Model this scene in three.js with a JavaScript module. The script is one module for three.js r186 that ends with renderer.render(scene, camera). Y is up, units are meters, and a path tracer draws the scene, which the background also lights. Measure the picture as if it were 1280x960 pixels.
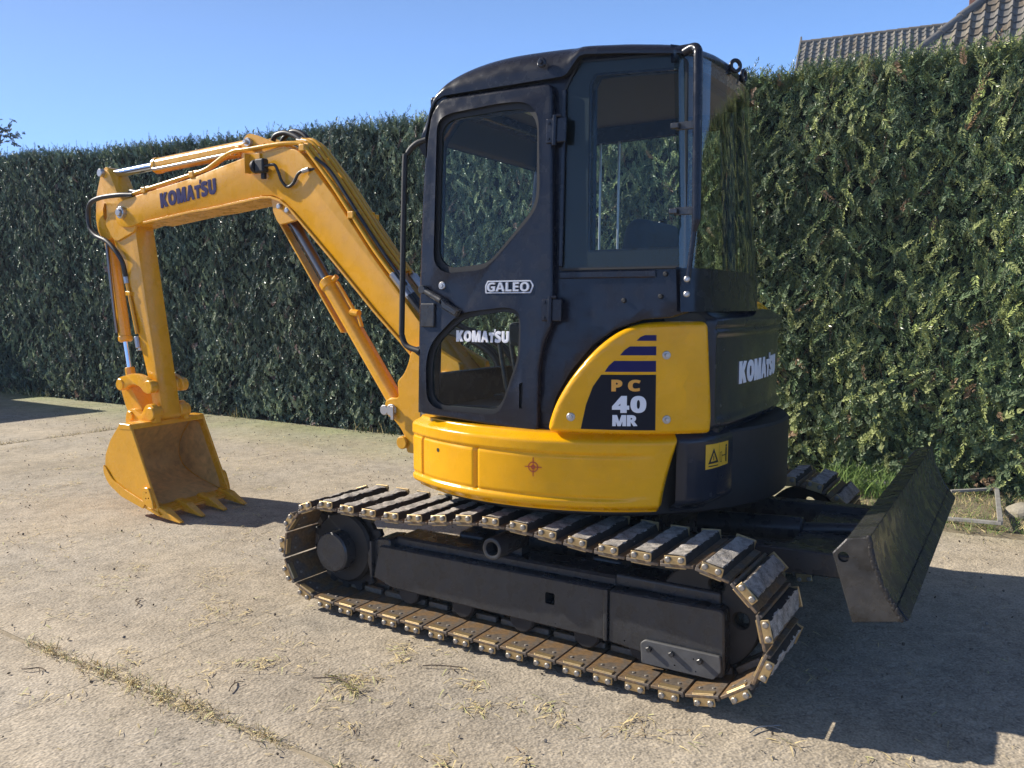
import * as THREE from 'three';
import { RoundedBoxGeometry } from 'three/addons/geometries/RoundedBoxGeometry.js';
import { TextGeometry } from 'three/addons/geometries/TextGeometry.js';
import { FontLoader } from 'three/addons/loaders/FontLoader.js';
import { TessellateModifier } from 'three/addons/modifiers/TessellateModifier.js';
import { mergeGeometries, toCreasedNormals } from 'three/addons/utils/BufferGeometryUtils.js';

// ---------------------------------------------------------------- camera, sky, sun, exposure
const scene = new THREE.Scene();
const camera = new THREE.PerspectiveCamera(49.92, 4 / 3, 0.05, 400);
camera.position.set(2.2015, 1.4225, 3.6642);
camera.rotation.set(-0.0953, 0.5575, 0.0013, 'YXZ');
const renderer = new THREE.WebGLRenderer({ antialias: true });
renderer.setSize(1024, 768);
renderer.toneMapping = THREE.LinearToneMapping;
renderer.toneMappingExposure = 1.44;
renderer.shadowMap.enabled = true;
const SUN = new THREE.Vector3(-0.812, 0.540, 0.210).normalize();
// clear sky: deep blue overhead, paler towards the horizon and round the sun
{
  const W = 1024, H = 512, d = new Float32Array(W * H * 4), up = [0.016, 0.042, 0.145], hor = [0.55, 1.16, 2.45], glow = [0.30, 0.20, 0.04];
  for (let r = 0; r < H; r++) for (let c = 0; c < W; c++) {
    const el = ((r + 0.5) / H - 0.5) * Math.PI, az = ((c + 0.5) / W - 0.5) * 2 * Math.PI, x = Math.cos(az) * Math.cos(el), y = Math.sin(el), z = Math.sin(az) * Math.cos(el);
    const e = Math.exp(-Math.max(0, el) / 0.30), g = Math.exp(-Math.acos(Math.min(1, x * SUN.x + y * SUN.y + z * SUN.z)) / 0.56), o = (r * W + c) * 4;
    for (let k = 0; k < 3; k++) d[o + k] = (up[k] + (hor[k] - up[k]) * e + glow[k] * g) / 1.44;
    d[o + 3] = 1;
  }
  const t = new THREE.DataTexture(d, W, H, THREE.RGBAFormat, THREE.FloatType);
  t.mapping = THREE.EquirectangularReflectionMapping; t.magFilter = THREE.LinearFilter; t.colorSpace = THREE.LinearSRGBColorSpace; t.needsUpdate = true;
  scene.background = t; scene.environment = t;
}
const sun = new THREE.DirectionalLight(new THREE.Color(1, 0.93, 0.82), 5.0);
sun.position.copy(SUN).multiplyScalar(40); sun.target.position.set(0, 0, 0);
sun.name = 'sun'; sun.castShadow = true;
sun.shadow.mapSize.set(4096, 4096);
Object.assign(sun.shadow.camera, { left: -22, right: 22, top: 22, bottom: -22, near: 1, far: 90 });
scene.add(sun, sun.target);

// ---------------------------------------------------------------- helpers
let seedState = 12345;
const rnd = () => { seedState = (seedState + 0x6d2b79f5) | 0; let t = Math.imul(seedState ^ (seedState >>> 15), 1 | seedState); t = (t + Math.imul(t ^ (t >>> 7), 61 | t)) ^ t; return ((t ^ (t >>> 14)) >>> 0) / 4294967296; };
const rr = (a, b) => a + (b - a) * rnd();
const gauss = () => (rnd() + rnd() + rnd() + rnd() - 2) * 1.7;
const V = (x, y, z) => new THREE.Vector3(x, y, z);
const V2 = (x, y) => new THREE.Vector2(x, y);
const D2R = Math.PI / 180;
const col = (r, g, b) => new THREE.Color().setRGB(r, g, b);
function hash2(x, y, s) { let h = Math.imul(x, 374761393) ^ Math.imul(y, 668265263) ^ Math.imul(s, 2147483647); h = Math.imul(h ^ (h >>> 13), 1274126177); return ((h ^ (h >>> 16)) >>> 0) / 4294967296; }
function vnoise(x, y, per, s) {            // value noise, wraps at per
  const ix = Math.floor(x), iy = Math.floor(y), fx = x - ix, fy = y - iy, u = fx * fx * (3 - 2 * fx), v = fy * fy * (3 - 2 * fy);
  const m = (a) => ((a % per) + per) % per;
  const a = hash2(m(ix), m(iy), s), b = hash2(m(ix + 1), m(iy), s), c = hash2(m(ix), m(iy + 1), s), d = hash2(m(ix + 1), m(iy + 1), s);
  return a + (b - a) * u + (c - a) * v + (a - b - c + d) * u * v;
}
function fbm(x, y, per, s, oct) { let a = 0, w = 0.5, t = 0; for (let i = 0; i < oct; i++) { a += w * vnoise(x, y, per, s + i); t += w; x *= 2; y *= 2; per *= 2; w *= 0.5; } return a / t; }
function tex(size, fn, srgb = false) {
  const data = new Uint8Array(size * size * 4);
  for (let y = 0; y < size; y++) for (let x = 0; x < size; x++) {
    const c = fn(x / size, y / size), o = (y * size + x) * 4;
    for (let k = 0; k < 3; k++) data[o + k] = Math.max(0, Math.min(255, (Array.isArray(c) ? c[k] : c) * 255));
    data[o + 3] = 255;
  }
  const t = new THREE.DataTexture(data, size, size);
  t.wrapS = t.wrapT = THREE.RepeatWrapping; t.magFilter = THREE.LinearFilter; t.minFilter = THREE.LinearMipmapLinearFilter;
  if (srgb) t.colorSpace = THREE.SRGBColorSpace;
  t.needsUpdate = true; return t;
}
const rep = (t, metres) => { const c = t.clone(); c.repeat.set(1 / metres, 1 / metres); c.needsUpdate = true; return c; };
const lin2s = (v) => (v <= 0.0031308 ? v * 12.92 : 1.055 * Math.pow(v, 1 / 2.4) - 0.055);

function boxUV(g) {                           // uv in metres from the dominant axis of each face
  if (g.index) g = g.toNonIndexed();
  const p = g.attributes.position, n = g.attributes.normal, uv = new Float32Array(p.count * 2);
  for (let i = 0; i < p.count; i += 3) {
    let ax = 0, ay = 0, az = 0;
    for (let k = 0; k < 3; k++) { ax += Math.abs(n.getX(i + k)); ay += Math.abs(n.getY(i + k)); az += Math.abs(n.getZ(i + k)); }
    for (let k = 0; k < 3; k++) {
      const x = p.getX(i + k), y = p.getY(i + k), z = p.getZ(i + k);
      const [u, v] = ax > ay && ax > az ? [z, y] : ay > az ? [x, z] : [x, y];
      uv[(i + k) * 2] = u; uv[(i + k) * 2 + 1] = v;
    }
  }
  g.setAttribute('uv', new THREE.BufferAttribute(uv, 2));
  return g;
}
function clean(g) { g = g.index ? g.toNonIndexed() : g; if (!g.attributes.normal) g.computeVertexNormals(); for (const k of Object.keys(g.attributes)) if (!['position', 'normal', 'color'].includes(k)) g.deleteAttribute(k); return g; }
function merged(list) { const l = [].concat(list).map(clean); return boxUV(l.length > 1 ? mergeGeometries(l) : l[0]); }
const used = {};
function numbered(name) { const n = used[name] = (used[name] ?? -1) + 1; return n ? name + '_' + String(n).padStart(3, '0') : name; }
const EXC = V(0.44, 0, 0);                    // base of the machine
let OFF = V(0, 0, 0);                         // what part() subtracts: parts are modelled in world metres
function part(name, geos, mat, parent, label) {
  const g = merged(geos); g.translate(-OFF.x, -OFF.y, -OFF.z);
  const m = new THREE.Mesh(g, mat); m.name = name; m.castShadow = m.receiveShadow = true;
  if (label) m.userData.label = label;
  parent.add(m); return m;
}
function thing(name, label, category, pos, group) {
  const o = new THREE.Group(); o.name = numbered(name); o.userData = { label, category }; if (group) o.userData.group = group;
  if (pos) o.position.copy(pos); scene.add(o); return o;
}
function box(cx, cy, cz, sx, sy, sz, r = 0.004) { const g = new RoundedBoxGeometry(sx, sy, sz, 2, Math.min(r, sx / 2.01, sy / 2.01, sz / 2.01)); g.translate(cx, cy, cz); return g; }
function bar(a, b, r0, r1 = r0, n = 16) {     // cylinder from a to b
  const d = b.clone().sub(a), g = new THREE.CylinderGeometry(r1, r0, d.length(), n, 1);
  g.applyQuaternion(new THREE.Quaternion().setFromUnitVectors(V(0, 1, 0), d.clone().normalize())); g.translate((a.x + b.x) / 2, (a.y + b.y) / 2, (a.z + b.z) / 2); return g;
}
function rod(a, b, r, n = 20, ch = 0.12) {    // cylinder with chamfered ends
  const L = a.distanceTo(b), c = Math.min(r * ch, L / 3), pts = [V2(0.0001, 0), V2(r - c, 0), V2(r, c), V2(r, L - c), V2(r - c, L), V2(0.0001, L)];
  const g = toCreasedNormals(new THREE.LatheGeometry(pts, n), 0.6);
  g.applyQuaternion(new THREE.Quaternion().setFromUnitVectors(V(0, 1, 0), b.clone().sub(a).normalize())); g.translate(a.x, a.y, a.z); return g;
}
function tube(pts, r, seg = 40, n = 10, tension = 0.5) { const c = new THREE.CatmullRomCurve3(pts.map((p) => V(...p)), false, 'catmullrom', tension); return new THREE.TubeGeometry(c, seg, r, n, false); }
function polyShape(pts, round = 0, holes = []) {
  const mk = (S, P, rd) => {
    if (!rd) { P.forEach(([x, y], i) => (i ? S.lineTo(x, y) : S.moveTo(x, y))); S.closePath(); return S; }
    const n = P.length;
    for (let i = 0; i < n; i++) {
      const p = V2(...P[i]), a = V2(...P[(i + n - 1) % n]).sub(p), b = V2(...P[(i + 1) % n]).sub(p), r = P[i][2] ?? rd;
      const la = Math.min(r, a.length() * 0.48), lb = Math.min(r, b.length() * 0.48);
      a.setLength(la).add(p); b.setLength(lb).add(p);
      if (i) S.lineTo(a.x, a.y); else S.moveTo(a.x, a.y);
      S.quadraticCurveTo(p.x, p.y, b.x, b.y);
    }
    S.closePath(); return S;
  };
  const s = mk(new THREE.Shape(), pts, round);
  for (const h of holes) s.holes.push(h instanceof THREE.Path ? h : mk(new THREE.Path(), h.pts, h.round ?? 0));
  return s;
}
const circleHole = (x, y, r) => { const p = new THREE.Path(); p.absarc(x, y, r, 0, Math.PI * 2, true); return p; };
// a plate: outline in x, y, from z0 to z1, edges bevelled by b
function plate(pts, z0, z1, { b = 0.004, round = 0, holes = [], bs = 1, curve = 8 } = {}) {
  const s = pts instanceof THREE.Shape ? pts : polyShape(pts, round, holes);
  const g = new THREE.ExtrudeGeometry(s, { depth: z1 - z0 - 2 * b, bevelEnabled: b > 0, bevelThickness: b, bevelSize: b, bevelOffset: -b, bevelSegments: bs, curveSegments: curve });
  g.translate(0, 0, z0 + b); return g;
}
const crease = (g, a = 0.6) => toCreasedNormals(clean(g), a);
function warp(g, f) { const p = g.attributes.position; for (let i = 0; i < p.count; i++) { const [x, y, z] = f(p.getX(i), p.getY(i), p.getZ(i)); p.setXYZ(i, x, y, z); } return g; }
// grid surface f(u, v) -> [x, y, z], smooth normals
function grid(f, nu, nv) {
  const pos = [], idx = [];
  for (let j = 0; j <= nv; j++) for (let i = 0; i <= nu; i++) pos.push(...f(i / nu, j / nv));
  for (let j = 0; j < nv; j++) for (let i = 0; i < nu; i++) { const a = j * (nu + 1) + i, b = a + 1, c = a + nu + 1, d = c + 1; idx.push(a, b, d, a, d, c); }
  const g = new THREE.BufferGeometry(); g.setAttribute('position', new THREE.Float32BufferAttribute(pos, 3)); g.setIndex(idx); g.computeVertexNormals(); return g;
}
const font = await new FontLoader().loadAsync('fonts/droid/droid_sans_bold.typeface.json');
function text(str, size, depth, fat = 0, stretch = 1) {
  const g = new TextGeometry(str, { font, size, depth, curveSegments: 5, bevelEnabled: fat > 0, bevelSize: fat, bevelThickness: depth * 0.3, bevelSegments: 1 });
  g.scale(stretch, 1, 1); return g;
}
// the maker's heavy word mark, laid along +x from 0, w wide, h high: letters, with a short T and an accent beside it
function wordMark(w, h, depth) {
  const out = []; let x = 0;
  for (const [ch, adv] of [['K', 0.96], ['O', 1.04], ['M', 1.12], ['A', 0.96], ['T', 0.72], ['S', 0.82], ['U', 0.92]]) {
    const g = text(ch, ch === 'T' ? 0.86 : 1, depth, 0.07); g.computeBoundingBox(); const bb = g.boundingBox;
    g.translate(-bb.min.x, -bb.min.y, 0); g.scale((adv - 0.05) / (bb.max.x - bb.min.x), (ch === 'T' ? 0.86 : 1) / (bb.max.y - bb.min.y), 1); g.translate(x, 0, 0); out.push(g); x += adv;
    if (ch === 'T') { const a = new THREE.ExtrudeGeometry(polyShape([[-0.13, 0.9], [0.02, 0.9], [0.1, 1.16], [-0.06, 1.16]]), { depth, bevelEnabled: false }); a.translate(x, 0, 0); out.push(a); }
  }
  return out.map((g) => clean(g).scale(w / x, h, 1));
}

// ---------------------------------------------------------------- textures and materials
const grain = tex(512, (u, v) => 0.55 + 0.45 * (fbm(u * 16, v * 16, 16, 3, 5) - 0.5) * 2);
const blotch = tex(512, (u, v) => { const a = fbm(u * 6, v * 6, 6, 11, 5), b = fbm(u * 40, v * 40, 40, 17, 3); return 0.5 + (a - 0.5) * 1.2 + (b - 0.5) * 0.5; });
const paintMap = (r, g, b, amt, metres, s) => rep(tex(512, (u, v) => { const a = fbm(u * 7, v * 7, 7, s, 5), d = fbm(u * 30, v * 30, 30, s + 9, 4); const k = 1 + amt * ((a - 0.5) * 1.1 + (d - 0.5) * 0.9); return [lin2s(r * k), lin2s(g * k), lin2s(b * k)]; }, true), metres);
const M = {};
M.yellow = new THREE.MeshPhysicalMaterial({ map: paintMap(0.84, 0.40, 0.002, 0.16, 1.3, 21), roughness: 0.42, roughnessMap: rep(grain, 0.9), specularIntensity: 0.6, clearcoat: 0.18, clearcoatRoughness: 0.2, bumpMap: rep(blotch, 0.25), bumpScale: 0.0004 });
M.boomYellow = new THREE.MeshPhysicalMaterial({ map: paintMap(0.77, 0.37, 0.014, 0.13, 1.1, 31), roughness: 0.5, roughnessMap: rep(grain, 0.7), clearcoat: 0.25, clearcoatRoughness: 0.3, bumpMap: rep(blotch, 0.3), bumpScale: 0.0006 });
M.bucketInside = new THREE.MeshStandardMaterial({ map: paintMap(0.62, 0.38, 0.13, 0.6, 0.8, 41), roughness: 0.7 });
M.cab = new THREE.MeshPhysicalMaterial({ specularIntensity: 0.55, map: paintMap(0.014, 0.016, 0.025, 0.35, 1.2, 51), roughness: 0.42, roughnessMap: rep(grain, 0.6), clearcoat: 0.1, clearcoatRoughness: 0.3, bumpMap: rep(blotch, 0.3), bumpScale: 0.0005 });
M.weight = new THREE.MeshPhysicalMaterial({ map: paintMap(0.024, 0.027, 0.036, 0.3, 1.2, 61), roughness: 0.34, roughnessMap: rep(grain, 0.5), specularIntensity: 0.5, clearcoat: 0.2, clearcoatRoughness: 0.2, bumpMap: rep(blotch, 0.4), bumpScale: 0.0006 });
M.frame = new THREE.MeshStandardMaterial({ map: paintMap(0.036, 0.037, 0.040, 0.4, 0.9, 71), roughness: 0.55, roughnessMap: rep(grain, 0.5), bumpMap: rep(blotch, 0.3), bumpScale: 0.001 });
M.darkMetal = new THREE.MeshStandardMaterial({ map: paintMap(0.016, 0.014, 0.013, 0.6, 0.6, 81), roughness: 0.6 });
M.blade = new THREE.MeshStandardMaterial({ map: rep(tex(512, (u, v) => { const a = fbm(u * 4, v * 10, 2, 91, 5), d = fbm(u * 40, v * 40, 40, 95, 4), k = 0.55 + a * 0.9 + (d - 0.5) * 0.7; return [lin2s(0.055 * k), lin2s(0.054 * k), lin2s(0.053 * k)]; }, true), 0.9), metalness: 0.35, roughness: 0.5, roughnessMap: rep(grain, 0.5), bumpMap: rep(blotch, 0.2), bumpScale: 0.001 });
M.guard = new THREE.MeshStandardMaterial({ map: paintMap(0.085, 0.084, 0.082, 0.4, 0.4, 141), roughness: 0.6 });
M.mould = new THREE.MeshPhysicalMaterial({ specularIntensity: 0.35, map: paintMap(0.022, 0.027, 0.042, 0.35, 1.0, 151), roughness: 0.5, roughnessMap: rep(grain, 0.5) });
M.black = new THREE.MeshStandardMaterial({ color: col(0.012, 0.012, 0.013), roughness: 0.6 });
M.border = new THREE.MeshStandardMaterial({ color: col(0.004, 0.004, 0.005), roughness: 0.5 });
M.gloss = new THREE.MeshPhysicalMaterial({ color: col(0.006, 0.007, 0.014), roughness: 0.5, specularIntensity: 0.4 });
M.rubberHose = new THREE.MeshStandardMaterial({ color: col(0.02, 0.02, 0.022), roughness: 0.45 });
M.chrome = new THREE.MeshStandardMaterial({ color: col(0.72, 0.72, 0.74), metalness: 1, roughness: 0.14 });
M.rodDirty = new THREE.MeshStandardMaterial({ color: col(0.24, 0.20, 0.17), metalness: 1, roughness: 0.3 });
M.steel = new THREE.MeshStandardMaterial({ color: col(0.5, 0.48, 0.46), metalness: 0.9, roughness: 0.4 });
M.rust = new THREE.MeshStandardMaterial({ map: rep(tex(512, (u, v) => { const a = fbm(u * 9, v * 9, 9, 101, 5), d = fbm(u * 60, v * 60, 60, 105, 3), k = 0.6 + d * 0.8, t = Math.max(0, Math.min(1, (a - 0.54) * 5 + 0.2)); return [lin2s((0.15 + 0.065 * t) * k), lin2s((0.120 + 0.012 * t) * k), lin2s((0.092 - 0.03 * t) * k)]; }, true), 0.5), metalness: 0.25, roughness: 0.6 });
M.rubber = new THREE.MeshStandardMaterial({ map: rep(tex(512, (u, v) => { const a = fbm(u * 12, v * 12, 12, 111, 5), d = fbm(u * 70, v * 70, 70, 115, 3), k = 0.35 + 1.1 * a + (d - 0.5) * 0.8; return [lin2s(0.40 * k), lin2s(0.365 * k), lin2s(0.32 * k)]; }, true), 0.35), roughness: 0.85, bumpMap: rep(blotch, 0.12), bumpScale: 0.004 });
M.rubberSide = new THREE.MeshStandardMaterial({ map: paintMap(0.035, 0.028, 0.022, 0.8, 0.4, 117), roughness: 0.9 });
M.zinc = new THREE.MeshStandardMaterial({ map: paintMap(0.52, 0.38, 0.19, 0.5, 0.25, 121), metalness: 0.75, roughness: 0.4 });
M.bolt = new THREE.MeshStandardMaterial({ map: paintMap(0.30, 0.27, 0.23, 0.7, 0.1, 131), metalness: 0.6, roughness: 0.5 });
M.glass = new THREE.MeshPhysicalMaterial({ color: col(0.72, 0.82, 0.82), transmission: 1, thickness: 0, roughness: 0.0, ior: 1.32 });
M.rearGlass = new THREE.MeshPhysicalMaterial({ color: col(0.66, 0.74, 0.72), transmission: 1, thickness: 0, roughness: 0.0, ior: 1.8 });
M.white = new THREE.MeshStandardMaterial({ color: col(0.78, 0.78, 0.8), roughness: 0.5 });
M.silverText = new THREE.MeshStandardMaterial({ color: col(0.55, 0.56, 0.6), roughness: 0.35, metalness: 0.3 });
M.blue = new THREE.MeshPhysicalMaterial({ color: col(0.012, 0.010, 0.085), roughness: 0.5, specularIntensity: 0.4 });
M.orange = new THREE.MeshStandardMaterial({ color: col(0.78, 0.36, 0.05), roughness: 0.5 });
M.labelYellow = new THREE.MeshStandardMaterial({ color: col(0.78, 0.44, 0.03), roughness: 0.45 });
M.red = new THREE.MeshStandardMaterial({ color: col(0.40, 0.03, 0.02), roughness: 0.5 });
M.seat = new THREE.MeshStandardMaterial({ color: col(0.05, 0.055, 0.065), roughness: 0.8 });

// ---------------------------------------------------------------- ground and yard
const groundTint = tex(512, (u, v) => { const a = fbm(u * 8, v * 8, 8, 201, 5), d = fbm(u * 90, v * 90, 90, 205, 3), k = 0.6 + a * 0.5 + d * 0.4; return [lin2s(0.20 * k), lin2s(0.165 * k), lin2s(0.105 * k)]; }, true);
const ground = new THREE.Mesh(boxUV(new THREE.PlaneGeometry(320, 320).rotateX(-Math.PI / 2).translate(0, -0.045, 0)), new THREE.MeshStandardMaterial({ map: rep(groundTint, 3), roughness: 1 }));
ground.name = 'ground'; ground.userData.kind = 'structure'; ground.receiveShadow = true; scene.add(ground);

const concreteMap = tex(2048, (u, v) => {
  const a = fbm(u * 5, v * 5, 5, 301, 5), b = fbm(u * 60, v * 60, 60, 311, 3), c = vnoise(u * 620, v * 620, 620, 321), e = vnoise(u * 330, v * 330, 330, 331), w = fbm(u * 14, v * 14, 14, 341, 4);
  let k = 0.74 + (a - 0.5) * 0.28 + (b - 0.5) * 0.36 + (c - 0.5) * 0.5 + (w - 0.5) * 0.2;
  if (e > 0.86) k += 0.16; if (e < 0.13) k -= 0.24;
  const warm = fbm(u * 7, v * 7, 7, 351, 3) - 0.5;
  return [lin2s(0.59 * k * (1 + warm * 0.06)), lin2s(0.50 * k), lin2s(0.37 * k * (1 - warm * 0.12))];
}, true);
const concreteBump = tex(1024, (u, v) => 0.5 + (vnoise(u * 620, v * 620, 620, 321) - 0.5) * 0.5 + (vnoise(u * 330, v * 330, 330, 331) - 0.5) * 0.6 + (fbm(u * 60, v * 60, 60, 311, 2) - 0.5) * 0.25);
M.concrete = new THREE.MeshStandardMaterial({ map: rep(concreteMap, 3.1), bumpMap: rep(concreteBump, 3.1), bumpScale: 0.0032, roughness: 0.92, vertexColors: true });
const yard = new THREE.Group(); yard.name = 'concrete_yard'; yard.userData.kind = 'structure'; scene.add(yard);
function slab(x0, x1, z0, z1, n) {
  const w = x1 - x0, d = z1 - z0, nx = Math.max(2, Math.round(w / 0.1)), nz = Math.max(2, Math.round(d / 0.1));
  const edge = (x, z) => Math.min(x - x0, x1 - x, z - z0, z1 - z);
  const hgt = (x, z) => { const e = edge(x, z); return -0.004 + 0.006 * (fbm(x * 0.9 + 40, z * 0.9 + 40, 512, 371, 3) - 0.5) - (e < 0.02 ? (0.02 - e) * 0.25 : 0); };
  const jit = (x, z, s) => (vnoise(x * 9 + 90, z * 9 + 90, 4096, s) - 0.5) * 0.014;
  const top = grid((u, v) => {
    const uu = u, vv = v, x = x0 + w * uu, z = z1 - d * vv; const b = u === 0 || u === 1 || v === 0 || v === 1;
    return [x + (u === 0 || u === 1 ? jit(x, z, 5) : 0), hgt(x, z), z + (v === 0 || v === 1 ? jit(x, z, 6) : 0)];
  }, nx, nz);
  const g = clean(top), p = g.attributes.position, c = new Float32Array(p.count * 3);
  for (let i = 0; i < p.count; i++) {
    const x = p.getX(i), z = p.getZ(i);
    const a = fbm(x * 0.7 + 50, z * 0.7 + 50, 512, 381, 4), moss = Math.max(0, Math.min(1, (-1.9 - z) / 1.3)) * (0.35 + 0.9 * fbm(x * 2.2 + 50, z * 2.2 + 50, 2048, 391, 3)), k = 0.84 + 0.28 * (a - 0.2);
    c[i * 3] = k * (1 - 0.28 * moss); c[i * 3 + 1] = k * (1 - 0.12 * moss); c[i * 3 + 2] = k * (1 - 0.42 * moss);
  }
  g.setAttribute('color', new THREE.BufferAttribute(c, 3));
  const m = new THREE.Mesh(boxUV(g), M.concrete); m.name = n ? 'concrete_slab_' + String(n).padStart(3, '0') : 'concrete_slab'; m.receiveShadow = true; yard.add(m);
  const side = new THREE.Mesh(boxUV(clean(new THREE.BoxGeometry(w - 0.01, 0.05, d - 0.01).translate((x0 + x1) / 2, -0.034, (z0 + z1) / 2))), M.slabSide); side.name = 'slab_core'; side.receiveShadow = true; m.add(side);
}
{ // earth that fills the joints
  const g = mergeGeometries([grid((u, v) => [-24 + 40 * u, -0.011 + 0.006 * (vnoise(u * 900, v * 3 + 5, 4096, 395) - 0.5), 1.905 - 0.05 * v], 600, 4), grid((u, v) => [-6.685 + 0.05 * v, -0.011, 6 - 10 * u], 60, 2), grid((u, v) => [-0.765 + 0.05 * v, -0.009, 6 - 10 * u], 60, 2)].map(clean));
  const m = new THREE.Mesh(boxUV(g), new THREE.MeshStandardMaterial({ map: paintMap(0.34, 0.28, 0.19, 0.6, 0.5, 399), roughness: 1 })); m.name = 'joint_soil'; m.userData.kind = 'structure'; m.receiveShadow = true; yard.add(m);
}
M.slabSide = new THREE.MeshStandardMaterial({ color: col(0.22, 0.19, 0.15), roughness: 1 });
{ let n = 0; const xs = [-24.4, -18.5, -12.58, -6.66, -0.74, 5.2, 11.1, 17], zs = [-3.36, 1.88, 7.1, 12.4]; for (let i = 0; i + 1 < xs.length; i++) for (let j = 0; j + 1 < zs.length; j++) { slab(xs[i] + (i === 4 ? 0.002 : 0.008), xs[i + 1] - (i === 3 ? 0.002 : 0.008), zs[j] + 0.012, zs[j + 1] - 0.012, n++); } }

// ---------------------------------------------------------------- excavator
const ex = thing('excavator', 'yellow and black compact excavator on steel tracks parked on the concrete yard', 'excavator', EXC);
OFF = EXC.clone();
const SCX = 0.43;                             // slewing axis
const group = (name, parent, label) => { const g = new THREE.Group(); g.name = name; if (label) g.userData.label = label; parent.add(g); return g; };

// --- crawler tracks
const loopPts = [[-0.42, 0.052], [0.0, 0.05], [0.4, 0.05], [0.8, 0.05], [1.16, 0.052], [1.33, 0.068], [1.45, 0.13], [1.513, 0.24], [1.487, 0.39], [1.39, 0.487], [1.25, 0.519], [1.12, 0.513], [0.9, 0.517], [0.72, 0.532], [0.5, 0.548], [0.3, 0.541], [0.1, 0.513], [-0.1, 0.497], [-0.35, 0.495], [-0.5, 0.495], [-0.63, 0.462], [-0.725, 0.372], [-0.755, 0.235], [-0.7, 0.12], [-0.58, 0.066]];
const loop = new THREE.CatmullRomCurve3(loopPts.map(([x, y]) => V(x, y, 0)), true, 'catmullrom', 0.5);
loop.arcLengthDivisions = 2000;
const NSHOE = 39, pitch = loop.getLength() / NSHOE;
function shoeGeo(variant) {                   // local: x along the run, y outward, z across (0 = inner end, 0.40 = outer end)
  const w = pitch * 0.95, pw = pitch * 0.62, px = -pitch * 0.04;
  const steel = [box(0, -0.004, 0.198, w, 0.012, 0.396, 0.003), box(-w / 2 + 0.006, 0.004, 0.198, 0.012, 0.014, 0.39, 0.003), box(0, -0.022, 0.13, w * 0.86, 0.026, 0.026, 0.006), box(0, -0.022, 0.19, w * 0.86, 0.026, 0.026, 0.006)];
  const worn = new THREE.BoxGeometry(pw, 0.029, 0.376, 8, 3, 26); worn.translate(px, 0.0165, 0.196);
  warp(worn, (x, y, z) => { const t = (y - 0.002) / 0.029; const e = Math.abs(x - px) / (pw / 2), n = vnoise(z * 55 + variant * 31, (x + 1) * 40, 4096, 7) - 0.5; return [x + (e > 0.95 ? Math.sign(px - x) * 0.007 * t + n * 0.006 * t : 0), y + (t > 0.6 ? n * 0.008 - (e > 0.95 ? 0.004 : 0) : 0), z]; });
  const pad = crease(worn, 0.7), pp = pad.attributes.position, pn = pad.attributes.normal, sets = [[[], []], [[], []]];
  for (let i = 0; i < pp.count; i += 3) { const up = (pn.getY(i) + pn.getY(i + 1) + pn.getY(i + 2)) / 3 > 0.55 ? 0 : 1; for (let k = i; k < i + 3; k++) { sets[up][0].push(pp.getX(k), pp.getY(k), pp.getZ(k)); sets[up][1].push(pn.getX(k), pn.getY(k), pn.getZ(k)); } }
  const [padTop, padSide] = sets.map(([p, n]) => { const g = new THREE.BufferGeometry(); g.setAttribute('position', new THREE.Float32BufferAttribute(p, 3)); g.setAttribute('normal', new THREE.Float32BufferAttribute(n, 3)); return boxUV(g); });
  const clip = [box(px, 0.010, 0.391, pw * 0.98, 0.042, 0.008, 0.003), box(px, -0.012, 0.380, pw * 0.98, 0.006, 0.028, 0.003), box(px, 0.014, 0.001, pw * 0.98, 0.046, 0.008, 0.003)];
  const bolts = [];
  for (const s of [-1, 1]) { bolts.push(rod(V(px + s * pw * 0.30, 0.018, 0.393), V(px + s * pw * 0.30, 0.018, 0.405), 0.0115, 10, 0.3), rod(V(px + s * pw * 0.30, 0.021, 0.0), V(px + s * pw * 0.30, 0.021, -0.013), 0.0115, 8, 0.3)); bolts.push(rod(V(s * w * 0.2, -0.009, 0.335), V(s * w * 0.2, -0.0135, 0.335), 0.006, 8)); }
  const g = mergeGeometries([merged(steel), padTop, merged(clip), merged(bolts), padSide], true);
  return g;
}
const shoeVariants = [0, 1, 2, 3].map(shoeGeo);
const shoeMats = [M.rust, M.rubber, M.zinc, M.bolt, M.rubberSide];
function makeTrack(z0, mirror, label) {
  const t = group('crawler_track', ex, label);
  for (let i = 0; i < NSHOE; i++) {
    const u = (i + 0.35) / NSHOE, p = loop.getPointAt(u), d = loop.getTangentAt(u);
    const m = new THREE.Mesh(shoeVariants[(i * 7 + (i >> 2)) % 4], shoeMats);
    m.name = i ? 'track_shoe_' + String(i).padStart(3, '0') : 'track_shoe'; m.castShadow = m.receiveShadow = true;
    const x = d.clone(), y = V(d.y, -d.x, 0), z = x.clone().cross(y);            // outward normal: the loop runs counter-clockwise
    const q = new THREE.Matrix4().makeBasis(x, y, z);
    if (mirror) q.multiply(new THREE.Matrix4().makeRotationY(Math.PI));
    m.quaternion.setFromRotationMatrix(q);
    m.position.set(p.x - OFF.x, p.y, z0); t.add(m);
  }
  return t;
}
makeTrack(0.58, true); makeTrack(-0.58, false);

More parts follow.
